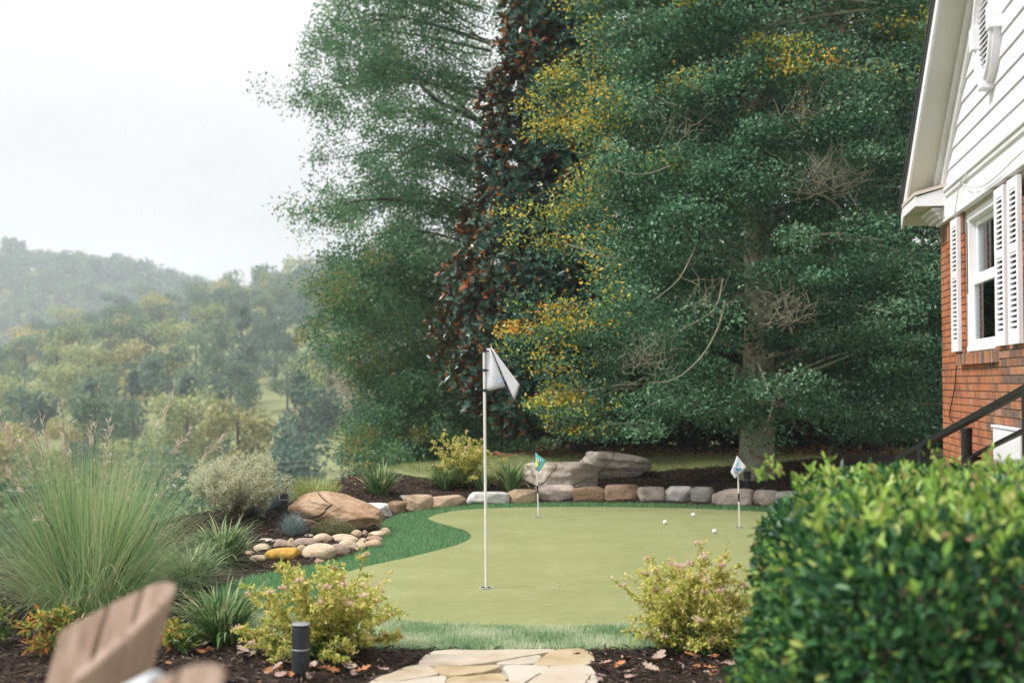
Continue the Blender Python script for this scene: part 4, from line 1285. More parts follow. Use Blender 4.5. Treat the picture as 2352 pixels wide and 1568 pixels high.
# black stair handrails
def rail(label, pts, r, posts, group):
    p3 = [at(px, py, Y_) for px, py, Y_ in pts]
    t = thing('stair_handrail', label, 'handrail', (p3[0][0], p3[0][1], float(gz(p3[0][0], p3[0][1]))), group)
    a, b_ = p3[0], p3[-1]
    d_ = b_ - a; dn = d_ / np.linalg.norm(d_); side = np.cross(dn, (0, 0, 1)); side /= np.linalg.norm(side); up_ = np.cross(side, dn)
    m = MB(); m.obox(a - side * r - up_ * r * .8, d_, side * 2 * r, up_ * r * 1.6); m.build('top_rail', M['rail'], t, bevel=.008)
    for f in posts:
        c = a + d_ * f
        m = MB(); m.box(c[0] - .045, c[0] + .045, c[1] - .045, c[1] + .045, float(gz(c[0], c[1])) - .05, c[2] - r * .6); m.build('post', M['rail'], t, bevel=.004)
rail('upper black metal handrail rising to the right in front of the brick wall', [(2062, 1053, 11.8), (2420, 858, 7.6)], .03, (.235, .9), 'black stair handrails')
rail('lower black metal handrail in front of the white crawl space cover', [(2236, 1046, 10.9), (2420, 955, 7.3)], .02, (.02, .82), 'black stair handrails')

# ================================================================== CHAIRS
def chair(label, apex, rot):
    """barrel-backed slatted garden chair; local +X is the seat's front; apex = world position of the top of the back"""
    ax = np.asarray(apex)
    loc = np.array((0, 0, float(.105)))
    cr_, sr_ = math.cos(rot), math.sin(rot)
    toploc = np.array((-.38, 0, ax[2] - .105))
    loc[:2] = ax[:2] - np.array((cr_ * toploc[0], sr_ * toploc[0]))
    t = thing('garden_chair', label, 'chair', loc, 'slatted wooden garden chairs')
    def W(p):
        p = np.asarray(p, float)
        return loc + np.stack((p[..., 0] * cr_ - p[..., 1] * sr_, p[..., 0] * sr_ + p[..., 1] * cr_, p[..., 2]), -1)
    H_ = ax[2] - .105
    b0 = np.array((-.14, 0, .26)); Lb = math.hypot(.24, H_ - .26)
    dirb = np.array((-.24, 0, H_ - .26)) / Lb
    def S(f, v):
        L = Lb - .10 * f * f
        y = .205 * f * (.80 + .20 * v)
        return b0 + np.array((.125 * f * f * (.9 + .1 * v), y, 0)) + dirb * (L * v)
    def slab(name, f0, f1, v0, v1, th_, m, off=0.0, nf=4, nv=6):
        ff = np.linspace(f0, f1, nf + 1); vv = np.linspace(v0, v1, nv + 1)
        Fr, Bk = [], []
        for v in vv:
            for f in ff:
                p_ = S(f, v); tf = S(f + .01, v) - S(f - .01, v); tv = S(f, v + .01) - S(f, v - .01)
                nb = np.cross(tf, tv); nb /= np.linalg.norm(nb)
                Fr.append(p_ + nb * (off + th_ / 2)); Bk.append(p_ + nb * (off - th_ / 2))
        k = (nf + 1) * (nv + 1); V = W(np.array(Fr + Bk)); w_ = nf + 1
        Fs = []
        for j in range(nv):
            for i_ in range(nf):
                q_ = (j * w_ + i_, j * w_ + i_ + 1, (j + 1) * w_ + i_ + 1, (j + 1) * w_ + i_)
                Fs.append(q_); Fs.append(tuple(k + x for x in q_[::-1]))
        ring = list(range(0, w_)) + [j * w_ + nf for j in range(1, nv + 1)] + [nv * w_ + i_ for i_ in range(nf - 1, -1, -1)] + [j * w_ for j in range(nv - 1, 0, -1)]
        for a_, b_ in zip(ring, ring[1:] + ring[:1]): Fs.append((b_, a_, a_ + k, b_ + k))
        mb = MB(); mb.add(V, Fs); o = mb.build(name, m, t if m is M['wood'] else None, None if m is M['wood'] else V.mean(0))
        return smooth_by_angle(o, 35)
    for i in range(-3, 4):
        bv = slab('back_slat', (i - .45) / 3, (i + .45) / 3, 0, 1, .022, M['wood']).modifiers.new('bevel', 'BEVEL'); bv.width = .004; bv.segments = 2; bv.limit_method = 'ANGLE'
    def bx_(name, o_, a_, b_, c_):
        mb = MB(); z0 = W(np.zeros(3))
        mb.obox(W(o_), W(a_) - z0, W(b_) - z0, W(c_) - z0); mb.build(name, M['wood'], t, bevel=.004)
    for k in range(6):
        x = -.10 + k * .098
        bx_('seat_slat', (x, -.26, .27 + .02 * k), (.085, 0, .017), (0, .52, 0), (-.004, 0, .02))
    for s_ in (-1, 1):
        bx_('arm', (-.30, s_ * .36 - .06, .56), (.84, 0, .03), (0, .12, 0), (0, 0, .022))
        bx_('leg', (.42, s_ * .31 - .012, 0), (.10, 0, 0), (0, .024, 0), (0, 0, .575))
        bx_('leg', (-.36, s_ * .275 - .012, 0), (.11, 0, 0), (0, .024, 0), (.10, 0, .30))
        bx_('seat_rail', (-.20, s_ * .275 - .011, .18), (.66, 0, .12), (0, .022, 0), (-.01, 0, .07))
    bx_('back_brace', (-.305, -.28, .53), (.022, 0, 0), (0, .56, 0), (-.02, 0, .06))
    return t, slab
apex1 = at(393, 1340, 2.62)
chair('blurred wooden garden chair seen side on at the lower left', apex1, math.pi + .39)
apex2 = at(500, 1530, 2.0)
t2, slab2 = chair('blurred wooden garden chair of which only the rounded top shows', apex2, math.pi + .39)
# pale throw over the far corner of the second chair
o = slab2('throw_blanket', -1.13, -.70, .35, 1.03, .05, M['blanket'], nf=8, nv=10)
s_ = o.modifiers.new('soft', 'SUBSURF'); s_.levels = 1; s_.render_levels = 2
tag(o, 'pale blue-white cloth draped between the two blurred chairs', 'blanket')

# ================================================================== HEDGE
rng = np.random.default_rng(5)
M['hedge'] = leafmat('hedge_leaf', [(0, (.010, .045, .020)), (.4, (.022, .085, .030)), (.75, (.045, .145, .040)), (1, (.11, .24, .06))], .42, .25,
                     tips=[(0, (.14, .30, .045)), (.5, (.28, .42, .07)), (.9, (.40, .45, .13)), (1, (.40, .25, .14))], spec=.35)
HX0, HX1, HY0, HY1, HZ1 = .69, 2.7, 3.15, 5.9, 1.235
hedge = thing('clipped_hedge', 'clipped glossy green hedge with yellow-green new growth, large at lower right', 'hedge', (1.6, 4.4, float(gz(1.6, 4.4))))
n = 64000
# superellipsoid shell
d = rand_unit(rng, n * 2)
p_ = 4.0
sh = d / (np.sum(np.abs(d) ** p_, 1) ** (1 / p_))[:, None]
ctr = np.array(((HX0 + HX1) / 2, (HY0 + HY1) / 2, HZ1 / 2)); hs = np.array(((HX1 - HX0) / 2, (HY1 - HY0) / 2, HZ1 / 2))
keep = (sh[:, 2] > -.99) & ((sh[:, 1] < .2) | (sh[:, 2] > .3)) & ((sh[:, 0] < .6) | (sh[:, 2] > .7))
sh, d = sh[keep][:n], d[keep][:n]
n = len(sh)
lump = np.array([mnoise.noise(Vector((a * 3.1, b * 3.1 + 5, c * 3.1))) for a, b, c in sh * hs])
dep = rng.random(n) ** 1.5
P = ctr + sh * hs * (1 + .085 * lump - .02)[:, None] - unit(sh * hs) * (dep * .26)[:, None] + .012 * rng.normal(size=(n, 3))
nrm = unit(sh ** 3 / hs + .0)
P[:, 0] += .28 * np.clip((P[:, 1] - 3.6) / 2.2, 0, 1) + .20 * np.clip((P[:, 2] - .5) / .75, 0, 1) * np.clip((1.3 - P[:, 0]) / .6, 0, 1)    # the end face runs back to the right
A = unit(nrm * .9 + .75 * rng.normal(size=(n, 3)) + np.array((0, 0, .45)))
Nl = unit(nrm + .7 * rng.normal(size=(n, 3)) + np.array((0, 0, .3)))
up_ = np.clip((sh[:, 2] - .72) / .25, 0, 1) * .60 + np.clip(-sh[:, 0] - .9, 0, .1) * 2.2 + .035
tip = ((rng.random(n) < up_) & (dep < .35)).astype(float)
L_ = .029 + .025 * rng.random(n)
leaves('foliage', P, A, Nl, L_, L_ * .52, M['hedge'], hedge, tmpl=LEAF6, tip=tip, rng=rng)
# upright shoots above the clipped top
sp = np.column_stack((HX0 + .1 + 1.9 * rng.random(60), HY0 + .1 + 2.5 * rng.random(60), np.full(60, HZ1 - .03))); sp[:, 0] += .28 * np.clip((sp[:, 1] - 3.6) / 2.2, 0, 1)
hgt = .04 + .09 * rng.random(60) ** 2
k = 14
P = np.repeat(sp, k, 0) + np.column_stack((.012 * rng.normal(size=(60 * k, 2)), np.tile(np.linspace(0, 1, k), 60) * np.repeat(hgt, k)))
A = unit(np.column_stack((.6 * rng.normal(size=(60 * k, 2)), np.full(60 * k, .8)))); Nl = rand_unit(rng, 60 * k)
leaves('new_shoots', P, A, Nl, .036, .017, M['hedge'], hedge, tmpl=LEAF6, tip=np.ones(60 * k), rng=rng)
mb = MB()
for k in range(46):
    bx, by = rng.uniform(HX0 + .75, HX1 - .2), rng.uniform(HY0 + .2, HY1 - .3)
    zz0 = float(gz(bx, by)) - .05
    pts = [np.array((bx, by, zz0)), np.array((bx + rng.normal() * .08, by + rng.normal() * .08, .45)), np.array((bx + rng.normal() * .18, by + rng.normal() * .18, 1.08))]
    mb.tube(catmull(pts, 3, False), np.linspace(.014, .004, 7), 5)
mb.build('stems', M['stem'], hedge)

# ================================================================== STRAPPY PLANTS
M['liriope'] = leafmat('liriope_blade', [(0, (.02, .075, .022)), (.5, (.05, .15, .04)), (.75, (.12, .23, .065)), (1, (.38, .42, .18))], .4, .3,
                       tips=[(0, (.05, .13, .035)), (.5, (.15, .25, .08)), (1, (.46, .47, .26))])
# the 'tip' value of a blade runs along its length, so outer thirds pale a little
def clump(name, label, cat, p, n, rad, length, width, m, lean=(.1, 1.25), bend=(.5, 1.6), seg=6, group=None, seed=0, part='blades', rb_=None):
    rg = np.random.default_rng(seed)
    t = thing(name, label, cat, p, group)
    a = rg.random(n) * 6.283
    r_ = rad * np.sqrt(rg.random(n))
    base = np.column_stack((p[0] + r_ * np.cos(a), p[1] + r_ * np.sin(a), np.full(n, p[2] - .01)))
    az = a + .5 * rg.normal(size=n)
    le = lean[0] + (lean[1] - lean[0]) * rg.random(n) ** 1.2 * (.35 + .65 * r_ / rad)
    o = blades(part, base, az, le, length * (.6 + .5 * rg.random(n)), width * (.7 + .5 * rg.random(n)), bend[0] + (bend[1] - bend[0]) * rg.random(n), m, t, seg=seg, rng=rg, rnd=rb_(rg, n) if rb_ else None)
    return t, rg
GRP = 'strap-leaved liriope clumps in the beds'
def mz_at(p):
    p = np.array(p, float)
    if 4.7 < p[1] < 20 and -6.5 < p[0] < 6.5: p[2] = float(mulch_z(np.array([p[0]]), np.array([p[1]]))[0])
    return p
LIR = [(512, 1302, 340, .10, .46, 'liriope clump between the river stones and the tall feathery grass'),
       (430, 1352, 300, .12, .42, 'pale liriope clump right beside the tall feathery grass'),
       (508, 1482, 330, .10, .44, 'liriope clump just left of the near flowering shrub, right of the chair'),
       (872, 1168, 240, .10, .46, 'liriope clump at the left end of the stone edging'),
       (1020, 1148, 240, .09, .44, 'liriope clump left of the yellow shrub behind the stone edging'),
       (1172, 1138, 240, .09, .48, 'liriope clump between the yellow shrub and the grey boulder'),
       (1105, 1140, 90, .06, .30, 'small liriope tuft at the foot of the yellow shrub behind the edging')]
for i, (px, py, n, rad, L, lab) in enumerate(LIR):
    if py < 1200:
        Yd = 16.75 if px > 950 else 15.75
        p = at(px, py, Yd); p = mz_at(p)
    else: p = mz_at(gpt(px, py))
    clump('liriope_plant', lab, 'plant', p, n, rad, L, .0165 if py > 1200 else .018, M['liriope'], group=GRP, seed=200 + i, part='leaf_blades', lean=(.08, 1.0), bend=(.5, 1.9))
# upright young blades
p = mz_at(gpt(515, 1478))

M['muhly'] = leafmat('feather_grass_blade', [(0, (.09, .20, .075)), (.4, (.20, .36, .14)), (.7, (.36, .46, .21)), (.93, (.54, .52, .34)), (1, (.52, .36, .20))], .6, .45)
p = mz_at(gpt(205, 1425))
t, rg = clump('feather_grass', 'huge fountain of fine green feathery grass with pinkish plumes at the left', 'ornamental grass', p, 3000, .22, 1.25, .0032, M['muhly'], lean=(.02, 1.1), bend=(.0, .75), seg=5, seed=31, part='leaf_blades')
# fallen outer blades, curling to the ground
n = 900
a = rg.random(n) * 6.283
blades('outer_blades', np.column_stack((p[0] + .24 * np.cos(a), p[1] + .24 * np.sin(a), np.full(n, p[2]))), a + .4 * rg.normal(size=n), .6 + .5 * rg.random(n), .75 + .5 * rg.random(n), np.full(n, .0036), .8 + 1.0 * rg.random(n), M['muhly'], t, seg=7, rng=rg)
# plumes: flower stalks and hair-fine branches
M['plume'] = leafmat('plume', [(0, (.56, .43, .38)), (.5, (.68, .57, .50)), (1, (.76, .69, .58))], .8, .5)
mb = MB(); PP, AA = [], []
for k in range(34):
    a_ = rg.random() * 6.283; le = rg.uniform(.05, .95); L = rg.uniform(1.05, 1.62)
    d0 = np.array((math.sin(le * .7) * math.cos(a_), math.sin(le * .7) * math.sin(a_), math.cos(le * .7)))
    d1 = np.array((math.sin(le * 1.25) * math.cos(a_), math.sin(le * 1.25) * math.sin(a_), math.cos(le * 1.25)))
    q0 = p + np.array((.12 * math.cos(a_), .12 * math.sin(a_), 0)); q1 = q0 + d0 * L * .55; q2 = q1 + d1 * L * .45
    pts = catmull([q0, q1, q2], 6, False)
    mb.tube(pts, np.linspace(.0022, .0011, len(pts)), 3, False)
    dense = rg.random() < .45
    nn = 46 if dense else 10
    s_ = rg.random(nn) ** .8 * (.26 if dense else .4)
    PP.append(q2 - d1[None] * s_[:, None]); AA.append(d1[None] * .9 + .42 * rg.normal(size=(nn, 3)))
mb.build('stalks', M['muhly'], t)
PP, AA = np.vstack(PP), np.vstack(AA)
leaves('plumes', PP, AA, rand_unit(rg, len(PP)), .03 + .05 * rg.random(len(PP)), .0022, M['plume'], t, rng=rg)

M['fescue'] = leafmat('fescue_blade', [(0, (.08, .13, .13)), (.5, (.16, .235, .235)), (.85, (.28, .35, .34)), (1, (.40, .36, .26))], .6, .2)
for i, (px, py, n, rad, L, lab) in enumerate([(672, 1234, 420, .06, .26, 'blue fescue tuft in front of the tan boulder, nearest the flowering ground cover'),
                                              (640, 1205, 420, .07, .28, 'grey-blue fescue tuft at the foot of the left bollard light'),
                                              (590, 1212, 300, .08, .22, 'dull greyish fescue tuft under the silvery shrub')]):
    clump('blue_fescue', lab, 'plant', mz_at(gpt(px, py)), n, rad, L, .004, M['fescue'], lean=(.05, 1.25), bend=(.1, .9), seg=4, group='blue fescue tufts', seed=60 + i, part='leaf_blades')
M['goldgrass'] = leafmat('golden_grass', [(0, (.20, .27, .05)), (.6, (.36, .40, .12)), (1, (.55, .52, .28))], .6, .4)
pg = at(718, 1168, 15.2); pg = mz_at(pg)
clump('golden_grass', 'bright yellow-green grass tuft behind the tan boulder', 'plant', pg, 600, .28, .34, .006, M['goldgrass'], lean=(.05, .8), bend=(.2, 1.2), seed=71, part='leaf_blades')

# ================================================================== LEAFY SHRUBS
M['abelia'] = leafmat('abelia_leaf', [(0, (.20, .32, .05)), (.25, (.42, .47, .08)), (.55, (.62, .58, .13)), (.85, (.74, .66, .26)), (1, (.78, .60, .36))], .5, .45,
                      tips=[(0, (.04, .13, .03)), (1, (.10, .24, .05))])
M['abelia_flower'] = leafmat('abelia_flower', [(0, (.62, .38, .24)), (.5, (.74, .56, .44)), (1, (.82, .76, .72))], .7, .4)
def abelia(label, p, w, h, nst, seed, leafL=.027, low=True):
    rg = np.random.default_rng(seed)
    t = thing('flowering_shrub', label, 'shrub', p, 'yellow variegated flowering shrubs')
    mb = MB(); PP, AA, NN, TT, FP = [], [], [], [], []
    for k in range(nst):
        a = rg.random() * 6.283
        le = rg.uniform(.0, .95) if k > nst * .25 else rg.uniform(.6, 1.3)
        L = h * rg.uniform(.7, 1.12) if le < .6 else w * rg.uniform(.35, .62)
        long_ = k % 5 == 0
        if long_: le = rg.uniform(.05, .95); L = h * rg.uniform(1.05, 1.3)
        d0 = np.array((math.sin(le) * math.cos(a), math.sin(le) * math.sin(a), math.cos(le)))
        be = rg.uniform(.0, .5)
        d1 = np.array((math.sin(le + be) * math.cos(a), math.sin(le + be) * math.sin(a), math.cos(le + be)))
        q0 = np.asarray(p) + np.array((.06 * math.cos(a), .06 * math.sin(a), 0)); q1 = q0 + d0 * L * .5; q2 = q1 + d1 * L * .5
        pts = catmull([q0, q1, q2], 7, False)
        mb.tube(pts, np.linspace(.0028, .0010, len(pts)), 4, False)
        m_ = len(pts)
        subs = [(pts, .12, 1.0, 70)]
        for sidx in range(4 if long_ else 11):
            f = rg.uniform(.15, .95); c = pts[int(f * (m_ - 1))]
            dd_ = unit((d1 + .75 * rg.normal(size=3))[None])[0]; dd_[2] = abs(dd_[2]) * .8
            ll = rg.uniform(.06, .15)
            sp_ = np.array([c, c + dd_ * ll * .5, c + dd_ * ll + np.array((0, 0, -.01))])
            mb.tube(sp_, .0011, 3, False); subs.append((sp_, .05, 1.0, 24))
        for sp_, f0, f1, nl in subs:
            ff = rg.uniform(f0, f1, nl) * (len(sp_) - 1); i0 = np.minimum(ff.astype(int), len(sp_) - 2); fr_ = (ff - i0)[:, None]
            c = sp_[i0] * (1 - fr_) + sp_[i0 + 1] * fr_
            dl = sp_[-1] - sp_[0]; dl = dl / np.linalg.norm(dl)
            PP.append(c + .006 * rg.normal(size=c.shape)); AA.append(dl[None] * .5 + .8 * rg.normal(size=(nl, 3))); NN.append(rg.normal(size=(nl, 3)) * .6 + np.array((-.55, -.25, 1)))
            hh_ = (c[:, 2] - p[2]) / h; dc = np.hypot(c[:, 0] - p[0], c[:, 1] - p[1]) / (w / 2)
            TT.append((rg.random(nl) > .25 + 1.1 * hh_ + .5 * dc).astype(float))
        if rg.random() < .6: FP.append(q2 + np.array((0, 0, .0)))
        if rg.random() < .25: FP.append(pts[int(m_ * .75)] + .015 * rg.normal(size=3))
    mb.build('stems', M['stem'], t)
    PP, AA, NN, TT = np.vstack(PP), np.vstack(AA), np.vstack(NN), np.concatenate(TT)
    PP[:, 2] = np.maximum(PP[:, 2], p[2] + .01)
    Lf = leafL * (.6 + .6 * rg.random(len(PP)))
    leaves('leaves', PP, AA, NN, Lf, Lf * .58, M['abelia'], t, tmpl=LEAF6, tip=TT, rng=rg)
    FP = np.array(FP); k = 34
    c = np.repeat(FP, k, 0); dd_ = rand_unit(rg, len(c)); dd_[:, 2] = np.abs(dd_[:, 2]) * .8 + .0
    leaves('flowers', c + dd_ * .006, dd_, rand_unit(rg, len(c)), .018 + .010 * rg.random(len(c)), .009, M['abelia_flower'], t, tmpl=LEAF6, rng=rg)
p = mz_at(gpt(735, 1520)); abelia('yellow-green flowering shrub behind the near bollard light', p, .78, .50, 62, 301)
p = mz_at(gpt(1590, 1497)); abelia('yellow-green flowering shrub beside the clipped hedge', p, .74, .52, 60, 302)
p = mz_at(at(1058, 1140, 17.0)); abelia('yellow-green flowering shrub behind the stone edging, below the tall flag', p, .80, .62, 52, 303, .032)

M['nandina'] = leafmat('nandina_leaf', [(0, (.03, .10, .03)), (.3, (.13, .22, .045)), (.55, (.38, .34, .06)), (.75, (.55, .27, .045)), (.9, (.52, .12, .035)), (1, (.62, .30, .18))], .4, .3)
def nandina(label, p, w, h, n, seed):
    rg = np.random.default_rng(seed)
    t = thing('nandina_shrub', label, 'shrub', p, 'orange-leaved dwarf shrubs')
    nc = 38
    a = rg.random(nc) * 6.283; r_ = np.sqrt(rg.random(nc)) * w * .42
    C = np.column_stack((p[0] + r_ * np.cos(a), p[1] + r_ * np.sin(a), p[2] + h * (.25 + .6 * rg.random(nc)) * (1 - .5 * (r_ / (w * .5)) ** 2)))
    mb = MB()
    for c in C: mb.tube([np.array(p) + (0, 0, -.01), (np.array(p) + c) / 2 + (0, 0, .02), c], [.004, .003, .002], 4, False)
    mb.build('stems', M['stem'], t)
    k = n // nc
    dd_ = rand_unit(rg, nc * k); dd_[:, 2] = dd_[:, 2] * .6 + .1
    P = np.repeat(C, k, 0) + dd_ * (.01 + .05 * rg.random(nc * k))[:, None]
    side = (P[:, 0] - p[0]) / (w / 2); hh_ = (P[:, 2] - p[2]) / h
    rnd = np.clip(.42 - .22 * side - .28 * (hh_ - .6) * 0 + .17 * rg.normal(size=len(P)) + np.where(hh_ < .45, .1 * -np.sign(side), 0), 0, 1)
    leaves('leaves', P, unit(dd_ + .4 * rg.normal(size=dd_.shape)), np.array((0, 0, 1.0)) + .6 * rg.normal(size=dd_.shape), .036 + .018 * rg.random(len(P)), .018, M['nandina'], t, tmpl=LEAF6, rnd=rnd, rng=rg)
p = mz_at(gpt(135, 1520)); nandina('orange and yellow leaved dwarf shrub left of the chair back', p, .42, .34, 900, 401)
p = mz_at(gpt(405, 1510)); nandina('small orange and green dwarf shrub just right of the chair back', p, .26, .24, 480, 402)
p = mz_at(gpt(-40, 1500)); nandina('orange dwarf shrub cut by the left edge of the picture', p, .34, .32, 600, 403)

# silvery rounded shrub on the left mound
M['silver'] = leafmat('silver_leaf', [(0, (.36, .40, .24)), (.5, (.55, .57, .41)), (.85, (.70, .71, .58)), (1, (.74, .66, .30))], .6, .45)
p = mz_at(gpt(545, 1200)); rg = np.random.default_rng(77)
t = thing('silvery_shrub', 'airy rounded shrub with tiny silvery leaves, left of the tan boulder', 'shrub', p)
mb = MB(); PP, AA = [], []
for k in range(120):
    a = rg.random() * 6.283; le = math.acos(1 - rg.random() * .85) * .82
    L = .74 * rg.uniform(.72, 1.03) * (1 - .12 * abs(le - .6))
    d0 = np.array((math.sin(le * .8) * math.cos(a), math.sin(le * .8) * math.sin(a), math.cos(le * .8)))
    q0 = p + np.array((.03 * math.cos(a), .03 * math.sin(a), 0)); q1 = q0 + d0 * L * .5
    d1 = unit((d0 + np.array((.25 * math.cos(a), .25 * math.sin(a), .1)) + .1 * rg.normal(size=3))[None])[0]; q2 = q1 + d1 * L * .5
    pts = catmull([q0, q1, q2], 5, False); mb.tube(pts, np.linspace(.005, .0013, len(pts)), 4, False)
    for s_ in range(11):
        c = pts[int(rg.uniform(.4, 1) * (len(pts) - 1))]; dd_ = unit((d1 + .7 * rg.normal(size=3))[None])[0]; ll = rg.uniform(.05, .15)
        mb.tube([c, c + dd_ * ll], [.0014, .0008], 3, False)
        nl = 24; f = rg.random(nl)[:, None]
        PP.append(c + dd_ * ll * f + .008 * rg.normal(size=(nl, 3))); AA.append(dd_ + .8 * rg.normal(size=(nl, 3)))
mb.build('stems', M['stem'], t)
PP, AA = np.vstack(PP), np.vstack(AA)
leaves('leaves', PP, AA, rand_unit(rg, len(PP)) + np.array((0, 0, .6)), .018 + .011 * rg.random(len(PP)), .011, M['silver'], t, rng=rg)

# low flowering ground cover in front of the boulder
M['cover'] = leafmat('ground_cover_leaf', [(0, (.04, .09, .03)), (.6, (.14, .19, .07)), (.93, (.28, .28, .13)), (.97, (.6, .06, .05)), (1, (.7, .62, .5))], .6, .25)
p = mz_at(gpt(762, 1236)); rg = np.random.default_rng(78)
t = thing('ground_cover', 'low loose ground cover plant with tiny red flowers against the tan boulder', 'plant', p)
n = 3600; a = rg.random(n) * 6.283; r_ = np.sqrt(rg.random(n))
P = np.column_stack((p[0] + .24 * r_ * np.cos(a), p[1] + .12 + .13 * r_ * np.sin(a), p[2] + .17 * rg.random(n) * (1 - .6 * r_ ** 2)))
leaves('leaves', P, rand_unit(rg, n) + np.array((0, 0, .6)), rand_unit(rg, n), .014 + .01 * rg.random(n), .005, M['cover'], t, rng=rg)
mb = MB()
for k in range(60):
    i = int(rg.random() * n); mb.tube([np.array((p[0] + rg.normal() * .08, p[1] + .12, p[2] - .01)), P[i]], .001, 3, False)
mb.build('stems', M['stem'], t)

# ================================================================== FALLEN LEAVES
def oak_leaf(seed):
    rg = np.random.default_rng(seed)
    prof = [(0, .02), (.12, .06), (.22, .20), (.30, .10), (.42, .30), (.52, .14), (.66, .32), (.76, .16), (.88, .20), (1.0, .0)]
    V = []; L = .085 + .03 * rg.random()
    curl = rg.uniform(.1, .35)
    mid = [(x * L, 0, L * curl * (x - .5) ** 2) for x, w in prof]
    lf = [(x * L, w * L, L * (curl * (x - .5) ** 2 + .35 * w * rg.uniform(.3, 1.2))) for x, w in prof]
    rt = [(x * L, -w * L, L * (curl * (x - .5) ** 2 + .35 * w * rg.uniform(.3, 1.2))) for x, w in prof]
    k = len(prof)
    Fs = [(i, i + 1, k + i + 1, k + i) for i in range(k - 1)] + [(i, 2 * k + i, 2 * k + i + 1, i + 1) for i in range(k - 1)]
    return np.array(mid + lf + rt), Fs
FLM = [mat('fallen_leaf_pink', [(0, (.24, .14, .11)), (1, (.42, .30, .26))], .8, 20), mat('fallen_leaf_rust', [(0, (.26, .09, .03)), (1, (.42, .19, .08))], .8, 20),
       mat('fallen_leaf_tan', [(0, (.28, .19, .14)), (1, (.40, .31, .25))], .8, 20)]
protos = []
for k in range(6):
    V, Fs = oak_leaf(k + 3)
    o = mesh_obj('fallen_leaf', V, Fs, FLM[k % 3], smooth=True); protos.append(o.data); bpy.data.objects.remove(o)
rg = np.random.default_rng(12)
spots = [(1375 + 300 * a, 1512 + 56 * b) for a, b in rg.random((30, 2))] + [(600 + 300 * a, 1520 + 48 * b) for a, b in rg.random((20, 2))] + \
        [(455 + 150 * a, 1490 + 40 * b) for a, b in rg.random((7, 2))] + [(1290, 1350), (1180, 1300), (1255, 1395), (1460, 1310), (1515, 1285), (500, 1370)]
for i, (px, py) in enumerate(spots):
    p = gpt(px, py); ongreen = bool(in_poly(np.array([p[0]]), np.array([p[1]]), collarW)[0])
    if not ongreen: p = mz_at(p)
    o = bpy.data.objects.new('fallen_leaf', protos[i % 6]); COL.objects.link(o)
    sc = .4 if ongreen else 1.0
    o.location = (p[0], p[1], p[2] + (.016 if not ongreen else .015)); o.scale = (sc,) * 3
    o.rotation_euler = (rg.uniform(-.35, .35), rg.uniform(-.35, .35), rg.uniform(0, 6.28))
    if ongreen: tag(o, 'tiny dry leaf scrap lying on the turf', 'leaf', 'dry leaf scraps on the turf')
    else:
        where = 'right of the path, below the flowering shrub' if px > 1200 else ('around the near bollard light' if px > 600 else 'below the liriope clump near the chair')
        tag(o, '%s dry lobed leaf on the mulch %s' % (('pinkish', 'rust-orange', 'pale tan')[(i % 6) % 3], where), 'leaf', 'fallen leaves on the mulch')

# ================================================================== BIG TREES
def limb(mb, pts, r0, r1, n=7, k=5):
    c = catmull(pts, k, False); mb.tube(c, np.linspace(r0, r1, len(c)), n)
    return c

# ---- broad evergreen with small leaves and orange tips (holly)
rng = np.random.default_rng(21)
HB_ = at(1735, 1082, 17.6); HB_[2] = float(gz(HB_[0], HB_[1])) - .05
M['holly'] = leafmat('holly_leaf', [(0, (.018, .068, .034)), (.4, (.055, .155, .078)), (.75, (.12, .265, .138)), (1, (.28, .42, .26))], .42, .34, spec=.5,
                     tips=[(0, (.24, .34, .06)), (.45, (.48, .48, .07)), (.78, (.66, .45, .05)), (1, (.68, .27, .03))])
holly = thing('holly_tree', 'broad evergreen tree with small dark leaves and orange-yellow tips along its left side', 'tree', HB_)
HR_Z = [.85, 1.3, 2.0, 3.0, 4.2, 5.2, 6.2, 7.2, 8.6, 9.8, 10.8]
HR_R = [2.3, 3.05, 3.35, 3.5, 3.25, 3.0, 2.85, 2.7, 2.1, 1.2, .1]
def holly_R(z): return np.interp(z, HR_Z, HR_R)
C, RD = [], []
for k in range(2150):
    z = rng.uniform(1.0, 8.6) if k % 8 else rng.uniform(8.0, 10.3)
    a = rng.random() * 6.283
    if math.sin(a) > .15 and rng.random() < .85: continue          # the far side hardly shows
    f = rng.uniform(.72, 1.0) if rng.random() < .74 else rng.uniform(.25, .72)
    r_ = holly_R(z) * f
    x, y = HB_[0] + 1.02 * r_ * math.cos(a), HB_[1] + .80 * r_ * math.sin(a)
    z2 = z - .22 * (f - .5)
    if z2 < 1.2 and abs(x - HB_[0]) < .8 and y < HB_[1] and rng.random() < .4: continue
    if mnoise.noise(Vector((x * .85, y * .85, z2 * 1.5))) < -.02 and f > .6: continue
    s_ = rng.uniform(.30, .60)
    C.append((x, y, z2)); RD.append((s_, s_, s_ * rng.uniform(.38, .6)))
for k in range(150):                      # fill behind the stem
    z = rng.uniform(1.8, 8.5); x = HB_[0] + rng.uniform(-2.2, 2.2); y = HB_[1] + rng.uniform(-.6, 1.6)
    C.append((x, y, z)); RD.append((.55, .55, .45))
C, RD = np.array(C), np.array(RD)
per = 305
P, d, idx = clump_points(rng, C, RD, per, .35)
n = len(P)
out_ = unit(P - np.array((HB_[0], HB_[1], 0)) * np.array((1, 1, 0)) - np.column_stack((np.zeros((n, 2)), P[:, 2])) )
A = unit(out_ * .5 + .8 * rng.normal(size=(n, 3)) + np.array((0, 0, .25)))
Nl = unit(d * .35 + np.array((0, 0, .75)) + .6 * rng.normal(size=(n, 3)))
